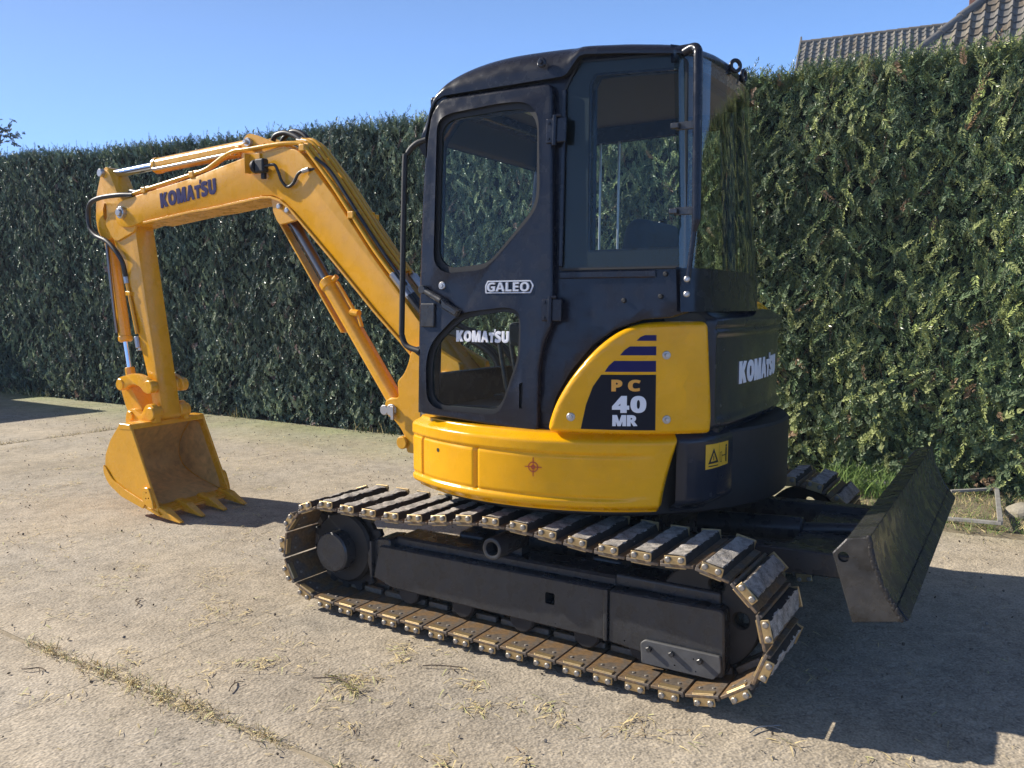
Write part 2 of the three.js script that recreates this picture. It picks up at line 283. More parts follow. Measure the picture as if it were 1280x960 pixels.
function makeTrackFrame(s) {                  // s = 1 near side, -1 far side
  const f = group('track_frame', ex);
  const add = (name, geos, mat, label) => part(name, [].concat(geos).map((g) => { g = clean(g); if (s < 0) { g = fixWinding(g.scale(1, 1, -1)); } return g; }), mat, f, label);
  add('side_plate', [
    plate([[-0.27, 0.325], [0.878, 0.333], [0.878, 0.128], [-0.2, 0.136], [-0.31, 0.17]], 0.62, 0.85, { b: 0.006, round: 0.02, holes: [{ pts: [[0.60, 0.278], [0.655, 0.278], [0.655, 0.218], [0.60, 0.218]], round: 0.015 }, circleHole(0.655, 0.149, 0.008), circleHole(0.10, 0.148, 0.008)] }),
    plate([[-0.27, 0.322], [0.9, 0.33], [0.9, 0.372], [-0.2, 0.366]], 0.64, 0.80, { b: 0.01 }),
    box(0.877, 0.232, 0.78, 0.016, 0.205, 0.16, 0.004),
  ], M.frame);
  add('idler_cover', [plate([[0.888, 0.333], [1.325, 0.341], [1.338, 0.33], [1.345, 0.1], [1.335, 0.086], [0.888, 0.128]], 0.60, 0.853, { b: 0.006, round: 0.012, holes: [circleHole(0.957, 0.147, 0.009)] }), box(1.1, 0.36, 0.72, 0.42, 0.05, 0.16, 0.012)], M.frame);
  add('guard_plate', plate([[1.027, 0.160], [1.045, 0.175], [1.333, 0.176], [1.339, 0.12], [1.31, 0.084], [1.033, 0.082]], 0.853, 0.868, { b: 0.003, round: 0.008, holes: [circleHole(1.235, 0.145, 0.006), circleHole(1.165, 0.105, 0.006), circleHole(1.245, 0.1, 0.006)] }), M.guard);
  for (const [x, y] of [[1.066, 0.147], [1.155, 0.148], [1.262, 0.146]]) add('guard_bolt', [rod(V(x, y, 0.868), V(x, y, 0.886), 0.011, 6, 0.2)], M.frame);
  // sprocket, its motor cover and the plates that hold it
  const N = 15;
  const gear = new THREE.Shape();
  for (let i = 0; i < N; i++) for (const [da, r] of [[-0.3, 0.192], [-0.16, 0.222], [0.16, 0.222], [0.3, 0.192]]) { const a = (i + da) / N * 2 * Math.PI; gear[i || da > -0.3 ? 'lineTo' : 'moveTo'](-0.51 + r * Math.cos(a), 0.275 + r * Math.sin(a)); }
  gear.closePath();
  add('drive_sprocket', [plate(gear, 0.77, 0.80, { b: 0.004 }), rod(V(-0.51, 0.275, 0.80), V(-0.51, 0.275, 0.835), 0.17, 40)], M.darkMetal);
  add('motor_cover', [rod(V(-0.525, 0.262, 0.80), V(-0.525, 0.262, 0.90), 0.096, 48, 0.08)], M.frame);
  add('sprocket_bracket', [plate([[-0.30, 0.35], [-0.22, 0.36], [-0.2, 0.15], [-0.34, 0.16], [-0.37, 0.26]], 0.70, 0.835, { b: 0.006, round: 0.02 }), box(-0.315, 0.255, 0.845, 0.012, 0.17, 0.03, 0.004)], M.frame);
  const idl = (r, z0, z1) => { const sh = new THREE.Shape(); sh.absarc(1.255, 0.285, r, 0, Math.PI * 2); for (let i = 0; i < 5; i++) { const a = i / 5 * 2 * Math.PI + 0.05; sh.holes.push(circleHole(1.255 + 0.125 * Math.cos(a), 0.285 + 0.125 * Math.sin(a), 0.028)); } return plate(sh, z0, z1, { b: 0.006, curve: 24 }); };
  add('idler_wheel', [idl(0.195, 0.72, 0.745), idl(0.195, 0.76, 0.785), rod(V(1.255, 0.285, 0.72), V(1.255, 0.285, 0.85), 0.06, 24)], M.darkMetal);
  for (const x of [-0.12, 0.18, 0.48, 0.78, 1.02]) add('track_roller', [rod(V(x, 0.125, 0.63), V(x, 0.125, 0.83), 0.058, 20)], M.darkMetal);
  add('carrier_roller', [crease(plate((() => { const q = new THREE.Shape(); q.absarc(0.41, 0.44, 0.046, 0, Math.PI * 2); q.holes.push(circleHole(0.41, 0.44, 0.028)); return q; })(), 0.72, 0.945, { b: 0.006, bs: 2, curve: 24 })), box(0.41, 0.40, 0.72, 0.05, 0.1, 0.06, 0.005)], M.frame);
  return f;
}
function fixWinding(g) { const p = g.attributes.position, n = g.attributes.normal; for (let i = 0; i < p.count; i += 3) for (const a of [p, n]) { const b = [a.getX(i + 1), a.getY(i + 1), a.getZ(i + 1)]; a.setXYZ(i + 1, a.getX(i + 2), a.getY(i + 2), a.getZ(i + 2)); a.setXYZ(i + 2, ...b); } return g; }
makeTrackFrame(1); makeTrackFrame(-1);

// --- undercarriage between the tracks
{
  const u = group('undercarriage', ex);
  part('centre_frame', [box(0.43, 0.40, 0, 0.80, 0.16, 1.1, 0.02), box(0.43, 0.33, 0, 0.5, 0.2, 0.9, 0.02), box(0.1, 0.33, 0.0, 0.14, 0.12, 1.3, 0.02), box(0.78, 0.33, 0.0, 0.14, 0.12, 1.3, 0.02)], M.frame, u);
  part('slewing_ring', [rod(V(SCX, 0.46, 0), V(SCX, 0.6, 0), 0.42, 56, 0.02)], M.darkMetal, u);
}

// --- dozer blade behind
{
  const b = group('dozer_blade', ex);
  const endPts = [[1.757, 0.700], [1.822, 0.714], [1.830, 0.672], [1.849, 0.61], [1.881, 0.541], [1.934, 0.467], [1.783, 0.434], [1.716, 0.648]];
  for (const s of [1, -1]) part('end_plate', plate(polyShape(endPts, 0, [circleHole(1.750, 0.640, 0.021)]), s > 0 ? 0.958 : -0.98, s > 0 ? 0.98 : -0.958, { b: 0.004 }), M.blade, b);
  const prof = [[1.824, 0.712], [1.829, 0.69], [1.837, 0.65], [1.85, 0.607], [1.866, 0.57], [1.884, 0.535], [1.906, 0.502]];
  const back = prof.map(([x, y]) => [x - 0.022, y - 0.006]).reverse();
  const mb = plate(polyShape([...prof, ...back]), -0.957, 0.957, { b: 0.002 });
  part('mouldboard', crease(mb, 0.5), M.mould, b);
  part('cutting_edge', plate([[1.909, 0.505], [1.940, 0.466], [1.918, 0.456], [1.888, 0.494]], -0.957, 0.957, { b: 0.002 }), M.mould, b);
  part('top_rail', plate([[1.757, 0.699], [1.822, 0.7135], [1.816, 0.69], [1.75, 0.672]], -0.957, 0.957, { b: 0.003 }), M.blade, b);
  part('stiffener', [plate([[1.75, 0.66], [1.80, 0.66], [1.83, 0.53], [1.77, 0.50]], -0.46, -0.43), plate([[1.75, 0.66], [1.80, 0.66], [1.83, 0.53], [1.77, 0.50]], 0.43, 0.46), box(1.80, 0.52, 0, 0.06, 0.14, 1.84, 0.01)], M.frame, b);
  for (const s of [1, -1]) part('blade_arm', [plate([[0.80, 0.36], [1.0, 0.475], [1.72, 0.492], [1.8, 0.5], [1.8, 0.42], [1.65, 0.398], [1.0, 0.37]], s > 0 ? 0.37 : -0.45, s > 0 ? 0.45 : -0.37, { b: 0.006, round: 0.02 })], M.frame, b);
  part('blade_cross_plate', [plate([[1.42, 0.40], [1.62, 0.42], [1.62, 0.46], [1.42, 0.455]], -0.37, 0.37, { b: 0.004 })], M.frame, b);
  { const wp = new THREE.CatmullRomCurve3([[1.826, 0.71], [1.834, 0.67], [1.850, 0.612], [1.881, 0.545], [1.930, 0.472]].map(([x, y]) => V(x, y, 0.981))), beads = [];
    for (let i = 0; i <= 70; i++) { const p = wp.getPointAt(i / 70), r = rr(0.004, 0.0085); const g = new THREE.SphereGeometry(1, 7, 5); g.scale(r, r * 1.3, 0.004); g.translate(p.x - 0.004 + rr(-0.003, 0.003), p.y + rr(-0.003, 0.003), p.z); beads.push(g); }
    const w = part('weld_bead', beads, M.darkMetal, b); w.userData.kind = 'stuff'; }
  part('blade_cylinder', [rod(V(0.95, 0.42, 0), V(1.42, 0.45, 0), 0.055, 20), bar(V(1.4, 0.449, 0), V(1.78, 0.5, 0), 0.03)], M.frame, b);
}

// --- upper structure: curved panels round the slewing axis
const bend = (g, R, cx = SCX) => {            // x = arc length, y = height, z = outward from radius R
  const p = g.attributes.position, n = g.attributes.normal;
  for (let i = 0; i < p.count; i++) {
    const a = p.getX(i) / R, r = R + p.getZ(i); const c = Math.cos(a), s = Math.sin(a);
    const nx = n.getX(i), nz = n.getZ(i);
    p.setXYZ(i, cx + r * s, p.getY(i), r * c); n.setXYZ(i, nx * c + nz * s, n.getY(i), -nx * s + nz * c);
  }
  return g;
};
const tess = (g, edge) => new TessellateModifier(edge, 7).modify(clean(g));
const smooth = (e0, e1, x) => { const t = Math.max(0, Math.min(1, (x - e0) / (e1 - e0))); return t * t * (3 - 2 * t); };
{
  const s = group('side_skirt', ex, 'yellow curved lower skirt');
  const R = 0.98;
  // outline across: radius as a function of height, rounded under and bevelled on top
  const prof = (y) => { const top = smooth(0.895, 0.935, y), bot = smooth(0.672, 0.636, y); return -0.045 * top * top - 0.03 * bot * bot; };
  const endTop = 44.6;
  const aEnd = (y) => 40.3 + 4.4 * Math.pow(Math.max(0, (y - 0.64) / 0.29), 1.5), aStart = (y) => -34.0 + 1.2 * Math.pow(smooth(0.70, 0.63, y), 2);
  const NY = 64, NX = 260, pos = (u, v) => {
    const y = 0.634 + 0.304 * v, a0 = aStart(y), a1 = aEnd(y), a = a0 + (a1 - a0) * u;
    const es = (a - a0) * D2R * R, ee = (a1 - a) * D2R * R;
    let d = prof(y) - 0.05 * Math.pow(1 - smooth(0, 0.06, es), 2) - 0.035 * Math.pow(1 - smooth(0, 0.03, ee), 2);
    const fade = 1 - smooth(30, 39.5, a);
    const g = (t, c, w) => Math.exp(-(((t - c) / w) ** 2));
    d -= 0.010 * g(y, 0.856, 0.006) * fade + 0.010 * g(y, 0.690, 0.006) * (1 - smooth(26, 36, a)) + 0.004 * fade * smooth(0.69, 0.7, y) * smooth(0.856, 0.846, y);
    const inb = smooth(0.688, 0.694, y) * smooth(0.858, 0.852, y);
    d -= inb * 0.016 * (g(a * D2R * R, -25.3 * D2R * R, 0.006) + g(a * D2R * R, -4.7 * D2R * R, 0.009));
    const r = R + d, t = a * D2R; return [SCX + r * Math.sin(t), y, r * Math.cos(t)];
  };
  const inner = (u, v) => { const p = pos(u, v), t = Math.atan2(p[0] - SCX, p[2]); return [SCX + 0.86 * Math.sin(t), p[1], 0.86 * Math.cos(t)]; };
  part('skirt_panel', [grid(pos, NX, NY), grid((u, v) => { const p = pos(u, 1), q = inner(u, 1); return [p[0] + (q[0] - p[0]) * v, p[1] + 0.0 * v, p[2] + (q[2] - p[2]) * v]; }, 120, 2), grid((u, v) => { const p = pos(1 - u, 0), q = inner(1 - u, 0); return [p[0] + (q[0] - p[0]) * v, p[1], p[2] + (q[2] - p[2]) * v]; }, 120, 2), grid((u, v) => { const p = pos(1, u), q = inner(1, u); return [p[0] + (q[0] - p[0]) * v, p[1], p[2] + (q[2] - p[2]) * v]; }, 30, 2), grid((u, v) => { const p = pos(0, 1 - u), q = inner(0, 1 - u); return [p[0] + (q[0] - p[0]) * v, p[1], p[2] + (q[2] - p[2]) * v]; }, 30, 2)], M.yellow, s);
  const at = (deg, y, d) => { const t = deg * D2R; return V(SCX + (R + d) * Math.sin(t), y, (R + d) * Math.cos(t)); };
  part('bolt_hole', [bar(at(-17.8, 0.818, -0.02), at(-17.8, 0.818, -0.0025), 0.0085)], M.black, s);
  // red sling point mark: a ring and a cross
  const ring = new THREE.RingGeometry(0.0165, 0.021, 28), mk = [ring, new THREE.PlaneGeometry(0.070, 0.004), new THREE.PlaneGeometry(0.004, 0.074), new THREE.RingGeometry(0.005, 0.009, 12)].map((g, i) => { g = clean(g); g.translate(10.75 * D2R * R, 0.802, -0.0023 + i * 0.0003); return bend(g, R); });
  part('sling_mark', mk, M.red, s);

  // engine door with decal
  const h = group('engine_door', ex, 'yellow curved engine side door with model decal');
  const RH = 0.965, sx = (deg) => deg * D2R * RH;
  const outl = [[14.0, 0.942, 0.02], [31.8, 0.936, 0.3], [51.7, 0.933, 0.02], [52.0, 1.0, 0.05], [50.5, 1.363, 0.03], [38.7, 1.363, 0.08], [33.4, 1.352, 0.06], [28.9, 1.316, 0.06], [24.4, 1.255, 0.06], [19.8, 1.165, 0.07], [16.1, 1.066, 0.07], [14.3, 0.984, 0.05]].map(([a, y, r]) => [sx(a), y, r]);
  const door = tess(plate(polyShape(outl, 0.03), -0.05, 0.012, { b: 0.024, bs: 6, curve: 4 }), 0.035);
  part('door_panel', crease(bend(door, RH), 0.5), M.yellow, h);
  const flat = (pts, d, mat, name, rd = 0) => part(name, bend(tess(new THREE.ShapeGeometry(polyShape(pts.map(([a, y]) => [sx(a), y]), rd)).translate(0, 0, d), 0.04), RH), mat, h);
  flat([[21.6, 0.958], [38.05, 0.954], [38.0, 1.164], [25.98, 1.164], [24.2, 1.12], [22.7, 1.05]], 0.0135, M.gloss, 'decal_field');
  flat([[26.7, 1.175], [27.6, 1.198], [28.75, 1.216], [37.95, 1.216], [37.97, 1.175]], 0.0135, M.blue, 'decal_stripe');
  flat([[30.0, 1.237], [31.0, 1.257], [32.1, 1.270], [37.95, 1.270], [37.95, 1.237]], 0.0135, M.blue, 'decal_stripe');
  flat([[33.55, 1.291], [34.4, 1.305], [35.4, 1.312], [37.95, 1.312], [37.95, 1.291]], 0.0135, M.blue, 'decal_stripe');
  const word = (str, a0, a1, y0, y1, mat, gap = 0) => {
    let x = 0; const gs = [];
    for (const ch of str) { const g = clean(text(ch, 1, 0.002, 0.05)); g.computeBoundingBox(); const b = g.boundingBox; g.translate(x - b.min.x, -b.min.y, 0); x += b.max.x - b.min.x + 0.06 + gap; gs.push(g); }
    x -= 0.06 + gap; const w = sx(a1) - sx(a0);
    part('decal_lettering', gs.map((g) => { g.computeBoundingBox(); g.scale(w / x, (y1 - y0) / g.boundingBox.max.y, 1); g.translate(sx(a0), y0, 0.0143); return bend(g, RH); }), mat, h);
  };
  word('PC', 28.2, 34.6, 1.102, 1.146, M.orange, 0.32); word('40', 28.4, 35.9, 1.021, 1.085, M.white); word('MR', 28.5, 34.0, 0.971, 1.013, M.white);
  for (const [a, y] of [[40.3, 1.237], [40.6, 0.994], [19.35, 1.002]]) {
    const t = a * D2R, p = (d) => V(SCX + (RH + d) * Math.sin(t), y, (RH + d) * Math.cos(t));
    part('door_bolt', [rod(p(0.008), p(0.016), 0.0165, 20, 0.3), rod(p(0.014), p(0.024), 0.009, 6, 0.2)], M.steel, h);
  }

  // deck, engine bay behind the door, far side cover
  const rf = group('revolving_frame', ex);
  const disc = new THREE.Shape(); disc.absarc(SCX, 0, 0.885, 0, Math.PI * 2);
  const dk = plate(disc, 0.60, 0.925, { b: 0.01, curve: 40 }); warp(dk, (x, y, z) => [x, z, y]); 
  part('deck', crease(dk, 0.5), M.darkMetal, rf);
  part('engine_bay', [box(0.98, 1.10, 0.08, 0.42, 0.5, 0.9, 0.03), box(0.72, 1.1, 0.25, 0.3, 0.38, 1.1, 0.03)], M.cab, rf);
  const far = plate(polyShape([[0.2, 0.93], [0.86, 0.93], [0.96, 1.2], [1.03, 1.39], [0.98, 1.44], [0.86, 1.47], [0.45, 1.47], [0.22, 1.35]], 0.08), -0.86, -0.2, { b: 0.03, bs: 4 });
  part('tank_cover', crease(far, 0.5), M.yellow, rf);
  part('far_skirt', crease(warp(plate((() => { const q = new THREE.Shape(); q.absarc(SCX, 0, 0.95, Math.PI * 1.1, Math.PI * 1.62); return q; })(), 0.64, 0.93, { b: 0.02, curve: 30 }), (x, y, z) => [x, z, y]), 0.5), M.yellow, rf);
}

// --- counterweight
{
  const c = group('counterweight', ex, 'dark counterweight with white lettering');
  const cur = (pts) => new THREE.CatmullRomCurve3(pts.map(([x, z]) => V(x, 0, z)), false, 'centripetal');
  const upper = cur([[1.192, 0.612], [1.218, 0.50], [1.232, 0.36], [1.238, 0.2], [1.238, 0.05], [1.232, -0.1], [1.215, -0.25], [1.19, -0.42], [1.09, -0.60], [0.94, -0.74]]);
  const lower = cur([[1.102, 0.705], [1.15, 0.655], [1.188, 0.585], [1.210, 0.49], [1.220, 0.36], [1.222, 0.2], [1.220, 0.05], [1.210, -0.1], [1.184, -0.25], [1.13, -0.42], [1.04, -0.60], [0.92, -0.74]]);
  const wall = (k, y0, y1, off, nu, nv) => {
    const N = 200, P = k.getSpacedPoints(N), T = P.map((_, i) => { const a = P[Math.max(0, i - 1)], b = P[Math.min(N, i + 1)]; return V(b.x - a.x, 0, b.z - a.z).normalize(); });
    return grid((u, v) => { const i = Math.min(N, Math.round(u * N)), p = P[i], t = T[i], y = y0 + (y1 - y0) * v, d = off(u, v, y); return [p.x - t.z * d, y, p.z + t.x * d]; }, nu, nv);
  };
  const Lc = upper.getLength();
  const offU = (u, v, y) => {
    const s = u * Lc, endr = 0.028 * Math.pow(1 - smooth(0, 0.035, s), 2);
    const topr = 0.05 * Math.pow(smooth(1.352, 1.402, y), 2), botr = 0.02 * Math.pow(smooth(0.965, 0.945, y), 2);
    const rec = smooth(0.03, 0.05, s) * smooth(Lc - 0.02, Lc - 0.08, s) * smooth(0.975, 1.0, y) * smooth(1.315, 1.30, y);
    const gr = Math.exp(-(((y - 1.335) / 0.006) ** 2)) * smooth(0.02, 0.04, s);
    return -endr - topr - botr - 0.014 * rec - 0.012 * gr;
  };
  const cap = (k, y, off, flip, inset = 0.5) => grid((u, v) => { const p = k.getPointAt(u), q = V(SCX + 0.3, 0, 0); const f = v * inset; const w = flip ? 1 - u : u; const pp = k.getPointAt(w), tt = k.getTangentAt(w); const bx = pp.x - tt.z * off, bz = pp.z + tt.x * off; return [bx + (q.x - bx) * f, y + (y > 1.2 ? 0.012 * Math.sqrt(v) : 0), bz + (q.z - bz) * f]; }, 80, 4);
  part('weight_body', [wall(upper, 0.945, 1.402, offU, 200, 70), cap(upper, 1.402, -0.05, true), cap(upper, 0.945, -0.02, false, 0.3),
    grid((u, v) => { const y = 0.945 + 0.457 * u, p = upper.getPointAt(0), d = offU(0, 0, y); return [p.x + d - 0.16 * v, y, p.z + 0.02 * v + d * 0.6]; }, 12, 3)], M.weight, c);
  const offL = (u, v, y) => -0.03 * Math.pow(smooth(0.90, 0.935, y), 2) - 0.06 * Math.pow(smooth(0.69, 0.625, y), 2) - 0.02 * Math.pow(1 - smooth(0, 0.02, u), 2);
  part('weight_skirt', [wall(lower, 0.625, 0.935, offL, 160, 40), cap(lower, 0.935, -0.03, true), cap(lower, 0.625, -0.06, false)], M.weight, c);
  // white word mark laid along the tail
  const wm = wordMark(0.64, 0.092, 0.002);
  const along = (g, k, s0, y0, d) => { const L = k.getLength(), p = g.attributes.position; for (let i = 0; i < p.count; i++) { const u = (s0 + p.getX(i)) / L, q = k.getPointAt(u), t = k.getTangentAt(u), dd = d + p.getZ(i); p.setXYZ(i, q.x - t.z * dd, y0 + p.getY(i), q.z + t.x * dd); } g.computeVertexNormals(); return g; };
  part('weight_lettering', wm.map((g) => along(tess(g, 0.05), upper, 0.262, 1.105, -0.0125)), M.white, c);
  // yellow warning label beside the skirt
  const lab = (g, d) => along(tess(clean(g), 0.03), lower, 0, 0, d);
  const L0 = 0.118, LW = 0.16;
  part('warning_label', lab(new THREE.ShapeGeometry(polyShape([[L0, 0.792], [L0 + LW, 0.797], [L0 + LW, 0.889], [L0, 0.889]])), 0.0022), M.labelYellow, c);
  const tri = new THREE.Shape([V2(L0 + 0.014, 0.812), V2(L0 + 0.078, 0.814), V2(L0 + 0.046, 0.872)]); tri.holes.push(new THREE.Path([V2(L0 + 0.027, 0.82), V2(L0 + 0.046, 0.856), V2(L0 + 0.065, 0.822)]));
  const man = [new THREE.CircleGeometry(0.006, 12).translate(L0 + 0.14, 0.872, 0), new THREE.PlaneGeometry(0.011, 0.03).translate(L0 + 0.14, 0.85, 0), new THREE.PlaneGeometry(0.004, 0.026).translate(L0 + 0.137, 0.822, 0), new THREE.PlaneGeometry(0.004, 0.026).translate(L0 + 0.143, 0.822, 0)];
  const fr = new THREE.Shape([V2(L0 + 0.091, 0.812), V2(L0 + 0.105, 0.812), V2(L0 + 0.105, 0.852), V2(L0 + 0.091, 0.852)]); fr.holes.push(new THREE.Path([V2(L0 + 0.093, 0.814), V2(L0 + 0.093, 0.85), V2(L0 + 0.103, 0.85), V2(L0 + 0.103, 0.814)]));
  part('label_symbol', [new THREE.ShapeGeometry(tri), ...man, new THREE.ShapeGeometry(fr), new THREE.PlaneGeometry(0.022, 0.003).translate(L0 + 0.12, 0.836, 0), new THREE.CircleGeometry(0.005, 3, Math.PI).translate(L0 + 0.111, 0.836, 0), new THREE.CircleGeometry(0.005, 3).translate(L0 + 0.129, 0.836, 0), new THREE.PlaneGeometry(0.06, 0.004).translate(L0 + 0.046, 0.803, 0), new THREE.PlaneGeometry(0.0012, 0.088).translate(L0 + 0.083, 0.842, 0), new THREE.PlaneGeometry(0.005, 0.018).translate(L0 + 0.046, 0.834, 0)].map((g) => lab(g, 0.0034)), M.black, c);
}

// --- cab
const tilt = (g) => warp(g, (x, y, z) => [x, y, z - 0.055 * (y - 0.93) - 0.09 * Math.max(0, x - 0.66)]);   // the near side leans in towards the roof
const sideZ = (y) => 0.885 - 0.055 * (y - 0.93);
{
  const c = group('cab', ex);
  const body = [[-0.012, 0.96], [-0.016, 1.56], [-0.006, 2.0], [0.02, 2.17], [0.075, 2.27], [0.2, 2.33], [0.64, 2.36], [0.70, 2.385], [1.05, 2.352], [1.105, 2.32], [1.15, 1.55], [1.16, 1.40], [1.094, 1.378], [0.986, 1.368], [0.885, 1.330], [0.80, 1.268], [0.715, 1.168], [0.66, 1.07], [0.637, 0.99], [0.63, 0.925], [0.60, 0.925]];
  const near = plate(polyShape(body, 0.015, [
    { pts: [[0.05, 0.99], [0.05, 2.1], [0.13, 2.2], [0.56, 2.2], [0.56, 1.0]], round: 0.03 },
    { pts: [[0.768, 1.622], [0.753, 2.25], [0.775, 2.29], [1.10, 2.272], [1.128, 1.627]], round: 0.012 }]), 0.82, 0.87, { b: 0.008, bs: 2 });
  part('side_wall', crease(tilt(tess(near, 0.1)), 0.5), M.cab, c);
  // dark glossy pane over the rear side opening, with the opaque border behind it
  const pane = new THREE.ShapeGeometry(polyShape([[0.664, 1.563], [0.657, 2.235], [0.712, 2.338], [1.085, 2.318], [1.12, 2.29], [1.143, 1.563]], 0.012, [])); pane.translate(0, 0, 0.876); 
  part('side_window', tilt(pane), M.glass, c, 'flush rear side window with dark border');
  part('window_gasket', tilt(plate(polyShape([[0.655, 1.555], [0.648, 2.24], [0.706, 2.345], [1.09, 2.325], [1.128, 2.29], [1.151, 1.555]], 0.012, [{ pts: [[0.664, 1.563], [0.657, 2.235], [0.712, 2.338], [1.085, 2.318], [1.12, 2.29], [1.143, 1.563]], round: 0.012 }]), 0.868, 0.879, { b: 0.002 })), M.black, c);
  part('window_border', tilt(plate(polyShape([[0.657, 1.557], [0.650, 2.238], [0.708, 2.342], [1.088, 2.322], [1.126, 2.29], [1.149, 1.557]], 0.012, [{ pts: [[0.768, 1.622], [0.753, 2.25], [0.775, 2.29], [1.10, 2.272], [1.128, 1.627]], round: 0.012 }]), 0.8695, 0.8725, { b: 0 })), M.border, c);
  part('belt_moulding', tilt(plate([[0.655, 1.524], [0.655, 1.552], [1.04, 1.552], [1.04, 1.524]], 0.866, 0.878, { b: 0.004, round: 0.004 })), M.cab, c);
  part('drain_channel', tilt(plate([[0.657, 1.57], [0.648, 2.24], [0.664, 2.24], [0.672, 1.57]], 0.874, 0.888, { b: 0.003 })), M.cab, c);
  for (const [x, y] of [[1.075, 1.536], [0.92, 1.44], [1.06, 1.455]]) part('body_bolt', rod(V(x, y, sideZ(y) - 0.024 - 0.09 * (x - 0.66)), V(x, y, sideZ(y) - 0.006 - 0.09 * (x - 0.66)), 0.009, 12, 0.3), M.black, c);
  // far side, front and floor
  part('far_wall', plate(polyShape([[-0.012, 0.96], [-0.016, 1.56], [-0.006, 2.0], [0.02, 2.17], [0.075, 2.27], [0.2, 2.33], [1.07, 2.30], [1.15, 1.5], [1.15, 0.96]], 0.02, [
    { pts: [[0.03, 1.06], [0.03, 2.05], [0.1, 2.22], [1.03, 2.23], [1.09, 1.56], [0.6, 1.56], [0.56, 1.06]], round: 0.05 }]), -0.14, -0.10, { b: 0.006 }), M.cab, c);
  part('slider_frame', [bar(V(0.355, 1.4, -0.12), V(0.36, 2.23, -0.12), 0.006), bar(V(0.455, 1.4, -0.12), V(0.46, 2.23, -0.12), 0.006)], M.steel, c);
  part('front_panel', box(0.005, 1.035, 0.36, 0.03, 0.18, 0.9, 0.01), M.cab, c);
  part('front_header', [box(0.06, 2.27, 0.36, 0.09, 0.05, 0.92, 0.015)], M.cab, c);
  part('front_pillar', [tube([[0.008, 0.962, 0.862], [0.004, 1.3, 0.845], [0.002, 1.6, 0.828], [0.008, 1.95, 0.808], [0.03, 2.15, 0.797], [0.08, 2.29, 0.788]], 0.026, 40, 12), tube([[0.008, 0.962, -0.10], [0.004, 1.6, -0.10], [0.01, 1.95, -0.10], [0.035, 2.16, -0.10], [0.09, 2.3, -0.10]], 0.03, 30, 10)], M.cab, c);
  part('floor', box(0.30, 0.965, 0.35, 0.56, 0.03, 0.92, 0.005), M.darkMetal, c);
  // rear: curved glass wraps the corner
  const plan = new THREE.CatmullRomCurve3([[1.105, 0.828], [1.135, 0.785], [1.160, 0.69], [1.176, 0.52], [1.180, 0.32], [1.170, 0.13], [1.13, -0.02], [1.05, -0.1]].map(([x, z]) => V(x, 0, z)), false, 'centripetal');
  const sheet = (y0, y1, off) => grid((u, v) => { const p = plan.getPointAt(u), t = plan.getTangentAt(u), y = y0 + (y1 - y0) * v, lean = y - 1.4; return [p.x - t.z * off + 0.028 - 0.062 * lean, y, p.z + t.x * off - 0.045 * lean * (1 - u)]; }, 60, 6);
  part('rear_window', sheet(1.415, 2.325, 0.012), M.rearGlass, c, 'curved wraparound rear window');
  part('rear_panel', [sheet(1.40, 1.555, 0.018), sheet(1.40, 1.56, -0.004), sheet(2.285, 2.35, -0.006)], M.cab, c);
  part('rear_post', bar(V(1.04, 1.4, -0.10), V(1.0, 2.33, -0.10), 0.035), M.cab, c); 
  // roof cap
  const crown = new THREE.CatmullRomCurve3([[-0.022, 2.115], [-0.022, 2.165], [-0.004, 2.238], [0.038, 2.312], [0.108, 2.370], [0.21, 2.404], [0.36, 2.421], [0.6, 2.416], [0.76, 2.404], [0.95, 2.384], [1.09, 2.364], [1.145, 2.350], [1.160, 2.332], [1.157, 2.312]].map(([x, y]) => V(x, y, 0)), false, 'centripetal');
  const lipY = (x) => { const P = [[-0.03, 2.115], [0.0, 2.13], [0.03, 2.235], [0.055, 2.272], [0.095, 2.288], [0.655, 2.286], [0.675, 2.295], [0.722, 2.352], [0.75, 2.356], [1.2, 2.308]]; for (let i = 1; i < P.length; i++) if (x <= P[i][0]) { const [a, b] = [P[i - 1], P[i]]; return a[1] + (b[1] - a[1]) * (x - a[0]) / (b[0] - a[0]); } return 2.308; };
  const RZ0 = -0.155, RZ1 = 0.828;
  const rearX = (z) => { const P = [[-0.16, 1.0], [-0.02, 1.108], [0.13, 1.148], [0.32, 1.158], [0.52, 1.154], [0.69, 1.138], [0.785, 1.112], [0.85, 1.085]]; for (let i = 1; i < P.length; i++) if (z <= P[i][0]) { const [a, b] = [P[i - 1], P[i]]; return a[1] + (b[1] - a[1]) * (z - a[0]) / (b[0] - a[0]); } return 1.085; };
  const roofAt = (u, v) => {                  // v runs from the near lip over the roof to the far lip
    const p = crown.getPointAt(u), yb = Math.min(lipY(p.x), p.y - 0.001), hgt = p.y - yb, w = v < 0.5 ? v : 1 - v;
    const rad = Math.min(0.10, hgt); let z, y;
    if (w < 0.12) { z = 0; y = yb + (hgt - Math.min(rad, hgt * 0.8)) * (w / 0.12); } else if (w < 0.34) { const a = (w - 0.12) / 0.22 * Math.PI / 2, k = Math.min(rad, hgt * 0.8); z = 0.115 * (1 - Math.cos(a)); y = yb + hgt - k + k * Math.sin(a); } else { const t = (w - 0.34) / 0.16; z = 0.115 + t * ((RZ1 - RZ0) / 2 - 0.115); y = yb + hgt + 0.022 * (1 - (1 - t) * (1 - t)); }
    const zz = v < 0.5 ? RZ1 - 0.09 * Math.max(0, p.x - 0.66) * (1 - z / 0.5) - z : RZ0 + z; return [p.x > 0.9 ? 0.9 + (p.x - 0.9) * (rearX(zz) - 0.9) / 0.258 : p.x, y, zz];
  };
  const under = (u, v) => { const a = roofAt(u, 0), b = roofAt(u, 1); return [a[0], a[1] + 0.002, a[2] + (b[2] - a[2]) * v]; };
